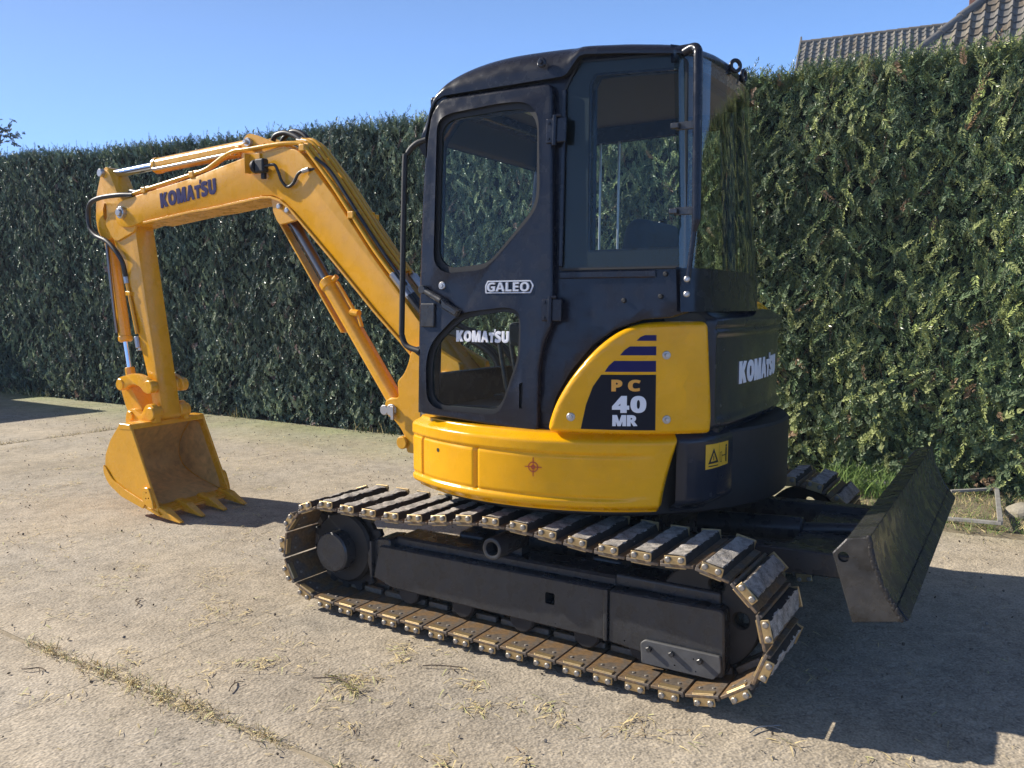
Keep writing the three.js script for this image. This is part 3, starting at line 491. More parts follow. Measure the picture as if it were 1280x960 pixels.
  part('roof', [grid(roofAt, 220, 90), grid((u, v) => { const a = roofAt(1, u); return [a[0] - 0.02 * v, a[1], a[2]]; }, 60, 1)], M.cab, c);
  part('roof_underside', grid(under, 120, 2), M.black, c);
  part('roof_lining', [box(0.60, 2.30, 0.315, 0.94, 0.03, 0.80, 0.01)], M.black, c);
  part('roof_plug', [rod(V(0.575, 2.345, 0.835), V(0.575, 2.345, 0.85), 0.019, 20, 0.4), rod(V(0.575, 2.345, 0.85), V(0.575, 2.345, 0.857), 0.009, 8, 0.3)], M.cab, c);
  for (const [x, z, a] of [[1.135, 0.36, 0.3], [1.12, 0.20, 0.9]]) { const t = new THREE.TorusGeometry(0.021, 0.008, 10, 24); t.rotateY(a + 0.6); t.translate(x + 0.04, 2.36, z); part('lifting_eye', [t, box(x + 0.01, 2.345, z, 0.03, 0.03, 0.02, 0.005)], M.cab, c); }
  part('roof_bracket', [box(1.12, 2.335, 0.74, 0.07, 0.025, 0.05, 0.006)], M.cab, c);
  part('corner_pole', [tube([[1.12, 2.318, 0.77], [1.155, 2.324, 0.785], [1.176, 2.308, 0.80], [1.182, 2.26, 0.81], [1.19, 2.0, 0.822], [1.197, 1.72, 0.832]], 0.0165, 60, 14), bar(V(1.197, 1.725, 0.832), V(1.19, 1.68, 0.835), 0.0165, 0.009), bar(V(1.19, 1.68, 0.835), V(1.172, 1.50, 0.84), 0.009)], M.cab, c);
  for (const y of [2.05, 1.755]) part('pole_clamp', [box(1.158, y, 0.825, 0.09, 0.028, 0.012, 0.003), box(1.115, y, 0.84, 0.03, 0.02, 0.018, 0.004)], M.frame, c);
  for (const y of [1.515, 1.462]) part('pole_bolt', rod(V(1.172, y, 0.838), V(1.174, y, 0.856), 0.011, 10, 0.4), M.steel, c);
  // grab rail at the front corner
  part('grab_rail', [tube([[0.0, 2.12, 0.82], [-0.05, 2.105, 0.83], [-0.092, 2.065, 0.835], [-0.104, 2.0, 0.84], [-0.114, 1.35, 0.858], [-0.112, 1.29, 0.86], [-0.085, 1.245, 0.862], [-0.01, 1.225, 0.865]], 0.0125, 80, 12), plate([[0.0, 2.14], [-0.05, 2.11], [-0.02, 2.06], [0.0, 2.04]], 0.81, 0.825, { b: 0.003 }), plate([[0.0, 1.25], [-0.07, 1.235], [0.0, 1.19]], 0.85, 0.865, { b: 0.003 })], M.black, c);
  // inside
  const seatG = [box(0.66, 1.36, 0.36, 0.42, 0.13, 0.46, 0.05), box(0.66, 1.15, 0.36, 0.3, 0.3, 0.36, 0.03)];
  const backr = new RoundedBoxGeometry(0.13, 0.40, 0.40, 6, 0.06); backr.rotateZ(-0.2); backr.translate(0.82, 1.575, 0.36); seatG.push(backr);
  part('seat', seatG, M.seat, c);
  part('control_console', [box(0.5, 1.30, 0.64, 0.34, 0.10, 0.12, 0.02), box(0.48, 1.28, 0.08, 0.36, 0.10, 0.12, 0.02), box(0.5, 1.12, 0.64, 0.2, 0.3, 0.1, 0.02), box(0.5, 1.1, 0.08, 0.2, 0.3, 0.1, 0.02)], M.seat, c);
  part('control_lever', [bar(V(0.38, 1.34, 0.64), V(0.36, 1.5, 0.64), 0.012), rod(V(0.36, 1.48, 0.64), V(0.352, 1.6, 0.64), 0.022, 14, 0.5), bar(V(0.38, 1.34, 0.08), V(0.36, 1.5, 0.08), 0.012), rod(V(0.36, 1.48, 0.08), V(0.352, 1.6, 0.08), 0.022, 14, 0.5)], M.black, c);
  part('travel_pedal', [bar(V(0.16, 0.98, 0.42), V(0.1, 1.3, 0.42), 0.012), bar(V(0.16, 0.98, 0.32), V(0.1, 1.3, 0.32), 0.012), box(0.18, 1.0, 0.42, 0.16, 0.02, 0.08, 0.005), box(0.18, 1.0, 0.31, 0.16, 0.02, 0.08, 0.005)], M.frame, c);
  part('sun_visor', [box(0.42, 2.24, 0.42, 0.16, 0.012, 0.4, 0.004)], new THREE.MeshStandardMaterial({ color: col(0.35, 0.36, 0.25), roughness: 0.7 }), c);
}
// --- cab door
{
  const d = group('cab_door', ex, 'dark cab door with two windows');
  const upper = [[0.056, 2.186], [0.113, 2.221], [0.391, 2.232], [0.509, 2.222], [0.569, 2.16], [0.586, 1.844], [0.564, 1.775], [0.373, 1.587], [0.320, 1.553], [0.119, 1.543], [0.056, 1.595]];
  const lower = [[0.029, 1.189], [0.060, 1.275], [0.173, 1.377], [0.228, 1.404], [0.442, 1.427], [0.502, 1.408], [0.517, 1.365], [0.519, 1.214], [0.447, 1.021], [0.414, 0.978], [0.370, 0.968], [0.091, 0.976], [0.038, 1.02]];
  const out = [[0.008, 0.962], [-0.002, 1.36], [0.0, 1.7], [0.016, 2.11], [0.034, 2.22], [0.085, 2.276], [0.60, 2.268], [0.614, 2.25], [0.644, 1.46], [0.648, 1.352], [0.612, 1.281], [0.592, 1.181], [0.592, 1.052], [0.597, 0.945], [0.585, 0.926]];
  const shrink = (pts, k) => { const cx = pts.reduce((a, p) => a + p[0], 0) / pts.length, cy = pts.reduce((a, p) => a + p[1], 0) / pts.length; return pts.map(([x, y]) => { const dx = x - cx, dy = y - cy, l = Math.hypot(dx, dy); return [x - dx / l * k, y - dy / l * k]; }); };
  part('door_skin', crease(tilt(tess(plate(polyShape(out, 0.03, [{ pts: upper, round: 0.05 }, { pts: lower, round: 0.05 }, { pts: [[0.497, 1.12], [0.53, 1.135], [0.536, 1.12], [0.536, 1.005], [0.50, 1.005]], round: 0.01 }]), 0.868, 0.905, { b: 0.011, bs: 3 }), 0.3)), 0.5), M.cab, d);
  const inset = (pts, k, name) => {
    part(name + '_seal', tilt(plate(polyShape(pts, 0.05, [{ pts: shrink(pts, k), round: 0.045 }]), 0.872, 0.886, { b: 0.003 })), M.black, d);
    part(name, tilt(new THREE.ShapeGeometry(polyShape(shrink(pts, k * 0.5), 0.045)).translate(0, 0, 0.879)), M.glass, d);
  };
  inset(upper, 0.034, 'upper_window'); inset(lower, 0.03, 'lower_window');
  part('handle_recess', tilt(plate(polyShape([[0.49, 1.0], [0.49, 1.14], [0.54, 1.14], [0.54, 1.0]]), 0.868, 0.874, { b: 0 })), M.black, d);
  part('door_handle', tilt(plate(polyShape([[0.503, 1.012], [0.503, 1.112], [0.528, 1.122], [0.528, 1.012]], 0.006), 0.874, 0.892, { b: 0.004 })), M.black, d);
  // raised name in its frame above the lower window
  const nm = clean(text('GALEO', 1, 0.06, 0.02)); nm.computeBoundingBox(); const bb = nm.boundingBox; nm.translate(-bb.min.x, -bb.min.y, 0); nm.scale(0.198 / (bb.max.x - bb.min.x), 0.037 / (bb.max.y - bb.min.y), 0.1); nm.translate(0.346, 1.476, 0.905);
  part('door_lettering', tilt(nm), M.silverText, d);
  part('name_frame', tilt(plate(polyShape([[0.336, 1.469], [0.334, 1.50], [0.345, 1.520], [0.548, 1.520], [0.563, 1.5], [0.55, 1.469]], 0.006, [{ pts: [[0.342, 1.473], [0.340, 1.50], [0.349, 1.516], [0.546, 1.516], [0.557, 1.5], [0.546, 1.473]], round: 0.005 }]), 0.903, 0.908, { b: 0.001 })), M.silverText, d);
  part('window_lettering', wordMark(0.262, 0.047, 0.002).map((g) => tilt(g.translate(0.181, 1.271, 0.882))), M.white, d);
  for (const [x, y, s] of [[0.641, 2.085, 0.115], [0.646, 1.404, 0.105]]) part('hinge', tilt(mergeGeometries([box(x, y, 0.908, 0.085, s * 0.82, 0.012, 0.005), rod(V(x - 0.004, y - s / 2, 0.916), V(x - 0.004, y + s / 2, 0.916), 0.0085, 12), bar(V(x - 0.004, y + s / 2 - 0.004, 0.916), V(x + 0.02, y + s / 2 - 0.004, 0.912), 0.006), rod(V(x - 0.03, y + 0.03, 0.912), V(x - 0.03, y + 0.03, 0.918), 0.006, 8), rod(V(x - 0.03, y - 0.03, 0.912), V(x - 0.03, y - 0.03, 0.918), 0.006, 8)].map(clean))), M.cab, d);
  part('door_catch', tilt(mergeGeometries([bar(V(0.02, 1.49, 0.915), V(0.135, 1.44, 0.93), 0.012, 0.014), plate([[0.13, 1.46], [0.165, 1.43], [0.225, 1.40], [0.21, 1.375], [0.14, 1.41]], 0.905, 0.94, { b: 0.006 }), rod(V(0.025, 1.488, 0.90), V(0.025, 1.488, 0.93), 0.018, 16), box(0.05, 1.38, 0.91, 0.07, 0.10, 0.012, 0.005)].map(clean))), M.frame, d);
  part('door_lock', tilt(mergeGeometries([rod(V(0.118, 1.503, 0.903), V(0.118, 1.503, 0.912), 0.017, 20, 0.3), rod(V(0.118, 1.503, 0.912), V(0.118, 1.503, 0.916), 0.008, 12)].map(clean))), M.steel, d);
}

// --- boom, arm, bucket and their cylinders: all in the plane z = 0.055
const ZB = 0.055;
function boss(x, y, r, z0, z1) { return rod(V(x, y, z0), V(x, y, z1), r, 28, 0.12); }
{
  const b = group('boom', ex);
  const top = [[-3.262, 2.02, 0.06], [-3.25, 2.10, 0.06], [-3.19, 2.142, 0.06], [-3.059, 2.158], [-2.407, 2.236], [-2.133, 2.283], [-1.845, 2.33], [-1.562, 2.345, 0.05], [-1.44, 2.318, 0.08], [-1.185, 2.046], [-0.905, 1.701], [-0.583, 1.347], [-0.35, 1.12, 0.1], [-0.27, 1.04, 0.08]];
  const low = [[-0.33, 0.94, 0.08], [-0.43, 0.985], [-0.687, 1.228], [-0.87, 1.388], [-1.216, 1.715], [-1.469, 1.946], [-1.56, 2.025, 0.1], [-1.66, 2.075, 0.1], [-1.76, 2.078], [-2.26, 2.038], [-2.418, 2.032], [-2.95, 1.985], [-3.12, 1.955], [-3.22, 1.965, 0.06]];
  const z0 = ZB - 0.105, z1 = ZB + 0.105;
  part('boom_box', crease(plate(polyShape([...top, ...low], 0.03), z0, z1, { b: 0.005, bs: 2 }), 0.5), M.boomYellow, b);
  // flanges: the lower plate stands proud of the side plates
  const strip = (line, t, za, zb) => { const n = line.length, o = line.map(([x, y], i) => { const a = line[Math.max(0, i - 1)], c = line[Math.min(n - 1, i + 1)], l = Math.hypot(c[0] - a[0], c[1] - a[1]); return [x - (c[1] - a[1]) / l * t, y + (c[0] - a[0]) / l * t]; }); return plate(polyShape([...line, ...o.reverse()]), za, zb, { b: 0.002 }); };
  part('lower_flange', strip([[-0.45, 1.003], [-0.687, 1.228], [-0.87, 1.388], [-1.216, 1.715], [-1.469, 1.946], [-1.535, 2.003], [-1.60, 2.045], [-1.68, 2.070], [-1.76, 2.074], [-2.26, 2.034], [-2.418, 2.028], [-2.93, 1.983]], 0.014, z0 - 0.014, z1 + 0.014), M.boomYellow, b);
  part('pin_boss', [boss(-3.167, 2.057, 0.042, z0 - 0.03, z1 + 0.03), rod(V(-3.167, 2.057, z1 + 0.03), V(-3.167, 2.057, z1 + 0.044), 0.026, 18)], M.steel, b);
  part('cylinder_bracket', [1, -1].map((s) => plate(polyShape([[-1.955, 2.31], [-1.94, 2.42, 0.04], [-1.90, 2.463, 0.04], [-1.835, 2.452, 0.04], [-1.75, 2.42], [-1.53, 2.34], [-1.50, 2.30]], 0.02, [circleHole(-1.745, 2.378, 0.014)]), s > 0 ? z1 - 0.035 : z0 + 0.01, s > 0 ? z1 - 0.01 : z0 + 0.035, { b: 0.003 })), M.boomYellow, b);
  part('bracket_pin', [rod(V(-1.875, 2.405, z0 - 0.02), V(-1.875, 2.405, z1 + 0.012), 0.028, 20), rod(V(-1.875, 2.405, z1 + 0.012), V(-1.875, 2.405, z1 + 0.034), 0.014, 6)], M.steel, b);
  part('boom_lettering', wordMark(0.575, 0.098, 0.0015).map((g) => g.rotateZ(0.103).translate(-2.742, 2.062 - 0.0, z1 + 0.0016)), M.blue, b);
  part('lamp_bracket', [box(-1.805, 2.272, z1 + 0.008, 0.085, 0.118, 0.012, 0.002), box(-1.85, 2.272, z1 + 0.03, 0.006, 0.118, 0.05, 0.002)], M.boomYellow, b);
  part('work_lamp', [box(-1.712, 2.245, z1 + 0.045, 0.075, 0.082, 0.05, 0.012), rod(V(-1.75, 2.245, z1 + 0.045), V(-1.775, 2.245, z1 + 0.045), 0.04, 20), box(-1.712, 2.19, z1 + 0.03, 0.03, 0.04, 0.02, 0.003)], M.black, b);
  part('lamp_cable', tube([[-1.68, 2.24, z1 + 0.05], [-1.61, 2.243, z1 + 0.04], [-1.587, 2.20, z1 + 0.03], [-1.572, 2.15, z1 + 0.02], [-1.525, 2.112, z1 + 0.02], [-1.475, 2.13, z1 + 0.02], [-1.43, 2.18, z1 + 0.022], [-1.38, 2.197, z1 + 0.015], [-1.33, 2.2, z1 - 0.01]], 0.009, 60, 8), M.rubberHose, b);
  part('cable_gland', [rod(V(-1.40, 2.19, z1 + 0.02), V(-1.355, 2.2, z1 + 0.012), 0.014, 8)], M.steel, b);
  // steel pipes along the top, clamps, hoses at both ends
  for (const [z, h] of [[z1 - 0.01, 0.0], [z1 - 0.045, 0.012], [z0 + 0.045, 0.012], [z0 + 0.01, 0]]) {
    part('hydraulic_pipe', tube([[-3.08, 2.176, z], [-2.95, 2.196, z], [-2.41, 2.262 + h, z], [-2.27, 2.285 + h, z], [-2.12, 2.34 + h, z + 0.004], [-2.0, 2.366 + h * 0.5, z + (z > ZB ? 0.012 : -0.012)], [-1.87, 2.362, z + (z > ZB ? 0.024 : -0.024)], [-1.6, 2.368, z + (z > ZB ? 0.014 : -0.014)], [-1.46, 2.36 + h, z], [-1.40, 2.325 + h, z], [-1.185, 2.09 + h, z], [-0.905, 1.745 + h, z], [-0.74, 1.565 + h, z]], 0.0125, 160, 10, 0.35), M.boomYellow, b);
    part('pipe_clamp', [[-2.93, 2.195], [-2.42, 2.258], [-1.42, 2.33], [-1.05, 1.925]].map(([x, y]) => box(x, y + h, z, 0.045, 0.04, 0.034, 0.006)), M.boomYellow, b);
    part('pipe_fitting', [rod(V(-0.765, 1.592 + h, z), V(-0.68, 1.502 + h, z), 0.019, 6), rod(V(-0.70, 1.523 + h, z), V(-0.64, 1.459 + h, z), 0.016, 16)], M.steel, b);
    part('hydraulic_hose', tube([[-0.65, 1.47 + h, z], [-0.56, 1.385 + h, z], [-0.42, 1.29 + h, z - 0.02], [-0.28, 1.24 + h, z - 0.05], [-0.15, 1.15, z - 0.08], [-0.1, 0.98, z - 0.1]], 0.0165, 60, 10), M.rubberHose, b);
  }
  for (const [z, h] of [[ZB + 0.03, 0], [ZB - 0.005, 0.01], [ZB - 0.045, 0]]) part('hydraulic_pipe', tube([[-1.52, 2.40, z], [-1.44, 2.38 + h, z], [-1.37, 2.33 + h, z], [-1.185, 2.12 + h, z], [-0.905, 1.775 + h, z], [-0.74, 1.595 + h, z]], 0.0125, 120, 10, 0.35), M.boomYellow, b);
  for (const [z, h] of [[ZB + 0.03, 0], [ZB - 0.04, 0.02]]) part('hydraulic_hose', tube([[-1.50, 2.392, z], [-1.56, 2.425 + h, z], [-1.64, 2.45 + h, z], [-1.72, 2.44, z], [-1.76, 2.40, z - 0.01]], 0.0155, 40, 10), M.rubberHose, b);
  part('hydraulic_hose', tube([[-1.31, 2.262, z1 + 0.004], [-1.22, 2.185, z1 - 0.018], [-1.1, 2.035, z1 - 0.022], [-0.95, 1.845, z1 - 0.026], [-0.8, 1.665, z1 - 0.026], [-0.68, 1.535, z1 - 0.026]], 0.010, 60, 8), M.rubberHose, b);
  part('pipe_fitting', [[ZB + 0.03, 2.386], [ZB - 0.005, 2.39], [ZB - 0.045, 2.386], [ZB - 0.07, 2.35]].map(([z, y]) => rod(V(-1.53, y + 0.01, z), V(-1.45, y - 0.01, z), 0.018, 6)), M.steel, b);
  part('lower_bracket', [1, -1].map((s) => plate(polyShape([[-1.70, 2.075], [-1.69, 1.99, 0.04], [-1.645, 1.90, 0.05], [-1.585, 1.905, 0.05], [-1.45, 1.925], [-1.45, 1.97], [-1.56, 2.05]], 0.02), s > 0 ? z1 - 0.035 : z0 + 0.01, s > 0 ? z1 - 0.01 : z0 + 0.035, { b: 0.003 })), M.boomYellow, b);
  part('bracket_bolt', [[-1.612, 2.005], [-1.545, 1.978]].map(([x, y]) => rod(V(x, y, z1 - 0.012), V(x, y, z1 + 0.02), 0.017, 12, 0.3)), M.steel, b);
}
const cylAxis = (ax, ay, bx, by, t) => V(ax + (bx - ax) * t, ay + (by - ay) * t, ZB);
{
  const c = group('boom_cylinder', ex);
  const F = V(-0.80, 0.845, ZB), T = V(-1.672, 2.0, ZB), at = (t) => F.clone().lerp(T, t);
  part('barrel', [rod(at(0.03), at(0.615), 0.048, 32, 0.15), rod(at(0.585), at(0.628), 0.055, 32, 0.2), boss(F.x, F.y, 0.06, ZB - 0.06, ZB + 0.06)], M.boomYellow, c);
  part('rod', [bar(at(0.6), at(0.985), 0.033, 0.033, 24)], M.rodDirty, c);
  const dir = T.clone().sub(F).normalize(), nrm = V(-dir.y, dir.x, 0).multiplyScalar(1);
  const off = (t, d, z = 0) => at(t).add(nrm.clone().multiplyScalar(d)).add(V(0, 0, z));
  const g0 = off(0.40, 0.075), g1 = off(0.99, 0.075), L = g0.distanceTo(g1), gp = new RoundedBoxGeometry(0.014, L, 0.06, 2, 0.005);
  gp.applyQuaternion(new THREE.Quaternion().setFromUnitVectors(V(0, 1, 0), dir)); gp.translate((g0.x + g1.x) / 2, (g0.y + g1.y) / 2, ZB);
  part('rod_guard', [gp, bar(off(0.97, 0.07), off(0.97, 0), 0.02)], M.boomYellow, c);
  part('rod_eye', boss(T.x, T.y, 0.055, ZB - 0.065, ZB + 0.065), M.boomYellow, c);
  part('cylinder_pipe', [bar(off(0.58, -0.066, 0.01), off(0.43, -0.07, 0.01), 0.011), rod(off(0.60, -0.05, 0.01), off(0.60, -0.085, 0.01), 0.016, 10), rod(off(0.44, -0.045, 0.01), off(0.41, -0.09, 0.01), 0.022, 10), bar(off(0.41, -0.08, 0.01), off(0.36, -0.06, 0.01), 0.012)], M.boomYellow, c);
  part('pin_cap', boss(F.x + 0.01, F.y, 0.028, ZB - 0.15, ZB + 0.15), M.steel, c);
}
{
  const s = group('swing_bracket', ex);
  for (const k of [1, -1]) part('bracket_plate', plate(polyShape([[-0.787, 0.839, 0.08], [-0.79, 0.90, 0.05], [-0.73, 0.915, 0.04], [-0.69, 0.92], [-0.70, 1.01], [-0.655, 1.046, 0.05], [-0.62, 1.11, 0.05], [-0.60, 1.19, 0.05], [-0.45, 1.2], [-0.28, 1.12], [-0.25, 0.62], [-0.64, 0.62], [-0.645, 0.70, 0.05], [-0.69, 0.765, 0.06]], 0.02), k > 0 ? ZB + 0.10 : ZB - 0.14, k > 0 ? ZB + 0.14 : ZB - 0.10, { b: 0.006, bs: 2 }), M.boomYellow, s);
  part('bracket_web', [box(-0.42, 0.80, ZB, 0.40, 0.34, 0.21, 0.02), boss(-0.66, 0.675, 0.035, ZB - 0.02, ZB + 0.16)], M.boomYellow, s);
  part('bracket_pin', [boss(-0.735, 0.848, 0.034, ZB + 0.14, ZB + 0.155), box(-0.715, 0.835, ZB + 0.165, 0.02, 0.075, 0.012, 0.003)], M.steel, s);
  part('foot_pin', boss(-0.36, 1.03, 0.05, ZB - 0.16, ZB + 0.16), M.boomYellow, s);
  part('swing_post', rod(V(-0.32, 0.5, ZB), V(-0.32, 1.0, ZB), 0.09, 28), M.boomYellow, s);
}
{
  const a = group('arm', ex);
  const z0 = ZB - 0.07, z1 = ZB + 0.075;
  const pts = [[-3.545, 2.06, 0.08], [-3.52, 2.21], [-3.46, 2.345, 0.05], [-3.405, 2.385, 0.05], [-3.352, 2.35, 0.05], [-3.27, 2.20], [-3.19, 2.13], [-3.09, 2.07, 0.05], [-3.085, 1.96], [-2.975, 1.334], [-2.915, 1.0], [-2.85, 0.64, 0.04], [-2.90, 0.615, 0.04], [-2.95, 0.66, 0.05], [-3.0, 0.90], [-3.075, 1.144], [-3.13, 1.343], [-3.25, 1.665], [-3.345, 1.90], [-3.46, 1.88, 0.05], [-3.53, 1.95, 0.06]];
  part('arm_box', crease(plate(polyShape(pts, 0.02, [{ pts: [[-3.455, 2.10], [-3.43, 2.15], [-3.40, 2.14], [-3.405, 2.03], [-3.43, 2.01], [-3.45, 2.04]], round: 0.015 }]), z0, z1, { b: 0.004, bs: 2 }), 0.5), M.boomYellow, a);
  part('pivot_plate', plate(polyShape([[-3.42, 2.0], [-3.16, 2.16], [-3.05, 2.05], [-3.06, 1.93], [-3.30, 1.86]], 0.05), z1 - 0.006, z1 + 0.014, { b: 0.003 }), M.boomYellow, a);
  part('arm_pipe', [tube([[-3.19, 1.60, z1 + 0.012], [-3.15, 1.45, z1 + 0.012], [-3.09, 1.22, z1 + 0.012]], 0.0125, 30, 10), tube([[-3.17, 1.60, z1 - 0.02], [-3.2, 1.50, z1 - 0.03], [-3.15, 1.3, z1 - 0.03]], 0.0125, 30, 10), box(-3.165, 1.50, z1 + 0.01, 0.05, 0.03, 0.03, 0.004)], M.boomYellow, a);
  part('pipe_fitting', [rod(V(-3.2, 1.64, z1 + 0.012), V(-3.185, 1.57, z1 + 0.012), 0.018, 8), rod(V(-3.105, 1.20, z1 + 0.008), V(-3.09, 1.12, z1 + 0.008), 0.018, 8), rod(V(-3.13, 1.18, z1 - 0.03), V(-3.12, 1.1, z1 - 0.03), 0.018, 8)], M.steel, a);
  part('hydraulic_hose', tube([[-3.05, 2.172, ZB + 0.10], [-3.20, 2.178, ZB + 0.12], [-3.40, 2.17, ZB + 0.13], [-3.53, 2.14, ZB + 0.12], [-3.575, 2.07, ZB + 0.11], [-3.565, 1.98, ZB + 0.11], [-3.49, 1.915, ZB + 0.115], [-3.35, 1.868, ZB + 0.12], [-3.24, 1.79, ZB + 0.12], [-3.195, 1.71, ZB + 0.105], [-3.19, 1.62, ZB + 0.09]], 0.0165, 90, 10), M.rubberHose, a);
  part('hydraulic_hose', tube([[-3.05, 2.19, ZB + 0.05], [-3.20, 2.215, ZB + 0.02], [-3.30, 2.20, ZB - 0.09], [-3.45, 2.15, ZB - 0.10], [-3.55, 2.05, ZB - 0.09], [-3.5, 1.93, ZB - 0.085], [-3.3, 1.75, ZB - 0.085]], 0.0165, 70, 10), M.rubberHose, a);
  part('guide_pin', [boss(-2.925, 0.855, 0.043, z1, z1 + 0.07), boss(-2.925, 0.855, 0.043, z0 - 0.07, z0)], M.boomYellow, a);
  part('bucket_pin', [boss(-2.893, 0.678, 0.05, z1, ZB + 0.12), boss(-2.893, 0.678, 0.05, ZB - 0.12, z0)], M.boomYellow, a);
}
{
  const c = group('arm_cylinder', ex);
  const F = V(-1.90, 2.405, ZB), T = V(-3.43, 2.352, ZB), at = (t) => F.clone().lerp(T, t);
  part('barrel', [rod(at(0.03), at(0.66), 0.05, 32, 0.15), rod(at(0.635), at(0.672), 0.056, 32, 0.25), boss(F.x, F.y, 0.05, ZB - 0.06, ZB + 0.06), box(at(0.08).x, at(0.08).y - 0.02, ZB + 0.055, 0.04, 0.05, 0.03, 0.006)], M.boomYellow, c);
  part('rod', [bar(at(0.66), at(0.985), 0.029, 0.029, 24)], M.chrome, c);
  part('rod_eye', boss(T.x, T.y, 0.045, ZB - 0.055, ZB + 0.055), M.boomYellow, c);
  part('cylinder_pipe', tube([[-2.05, 2.36, ZB + 0.062], [-2.1, 2.362, ZB + 0.066], [-2.8, 2.335, ZB + 0.066], [-2.87, 2.345, ZB + 0.056]], 0.0115, 50, 10), M.steel, c);
  part('pin_cap', boss(T.x, T.y, 0.028, ZB - 0.10, ZB + 0.105), M.steel, c);
}
{
  const c = group('bucket_cylinder', ex);
  const T = V(-3.505, 1.97, ZB), B = V(-3.31, 0.87, ZB), at = (t) => T.clone().lerp(B, t);
  part('barrel', [rod(at(0.04), at(0.735), 0.043, 28, 0.15), boss(T.x, T.y, 0.05, ZB - 0.06, ZB + 0.06), rod(at(0.70), at(0.742), 0.049, 28, 0.2)], M.boomYellow, c);
  part('rod', [bar(at(0.72), at(0.97), 0.023, 0.023, 20)], M.chrome, c);
  part('rod_eye', [boss(B.x, B.y, 0.042, ZB - 0.05, ZB + 0.05), rod(at(0.91), at(0.99), 0.034, 18)], M.boomYellow, c);
  part('cylinder_pipe', [tube([[-3.46, 1.90, ZB + 0.05], [-3.44, 1.75, ZB + 0.058], [-3.40, 1.40, ZB + 0.058], [-3.385, 1.22, ZB + 0.052]], 0.0115, 40, 8)], M.rodDirty, c);
}
{
  const l = group('bucket_linkage', ex);
  for (const s of [1, -1]) part('guide_link', crease(plate(polyShape([[-3.285, 0.86, 0.06], [-3.275, 0.905, 0.05], [-3.18, 0.925], [-3.10, 0.945, 0.1], [-2.99, 0.94, 0.1], [-2.90, 0.90, 0.05], [-2.88, 0.86, 0.05], [-2.91, 0.815, 0.05], [-2.97, 0.815], [-3.02, 0.86, 0.05], [-3.13, 0.87, 0.08], [-3.22, 0.815, 0.05], [-3.27, 0.815, 0.05]], 0.02), s > 0 ? ZB + 0.10 : ZB - 0.135, s > 0 ? ZB + 0.135 : ZB - 0.10, { b: 0.005, bs: 2 }), 0.5), M.boomYellow, l);
  part('link_pin', [boss(-3.24, 0.858, 0.042, ZB - 0.145, ZB + 0.145), boss(-2.905, 0.858, 0.046, ZB + 0.10, ZB + 0.15), boss(-2.905, 0.858, 0.046, ZB - 0.15, ZB - 0.10)], M.boomYellow, l);
  const q = plate(polyShape([[-3.33, 0.85], [-3.22, 0.86], [-3.06, 0.68], [-3.07, 0.60], [-3.21, 0.60], [-3.27, 0.70]], 0.04), ZB - 0.085, ZB + 0.085, { b: 0.006, bs: 2 });
  part('bucket_link', [q, boss(-3.12, 0.645, 0.045, ZB - 0.11, ZB + 0.11)], M.boomYellow, l);
}
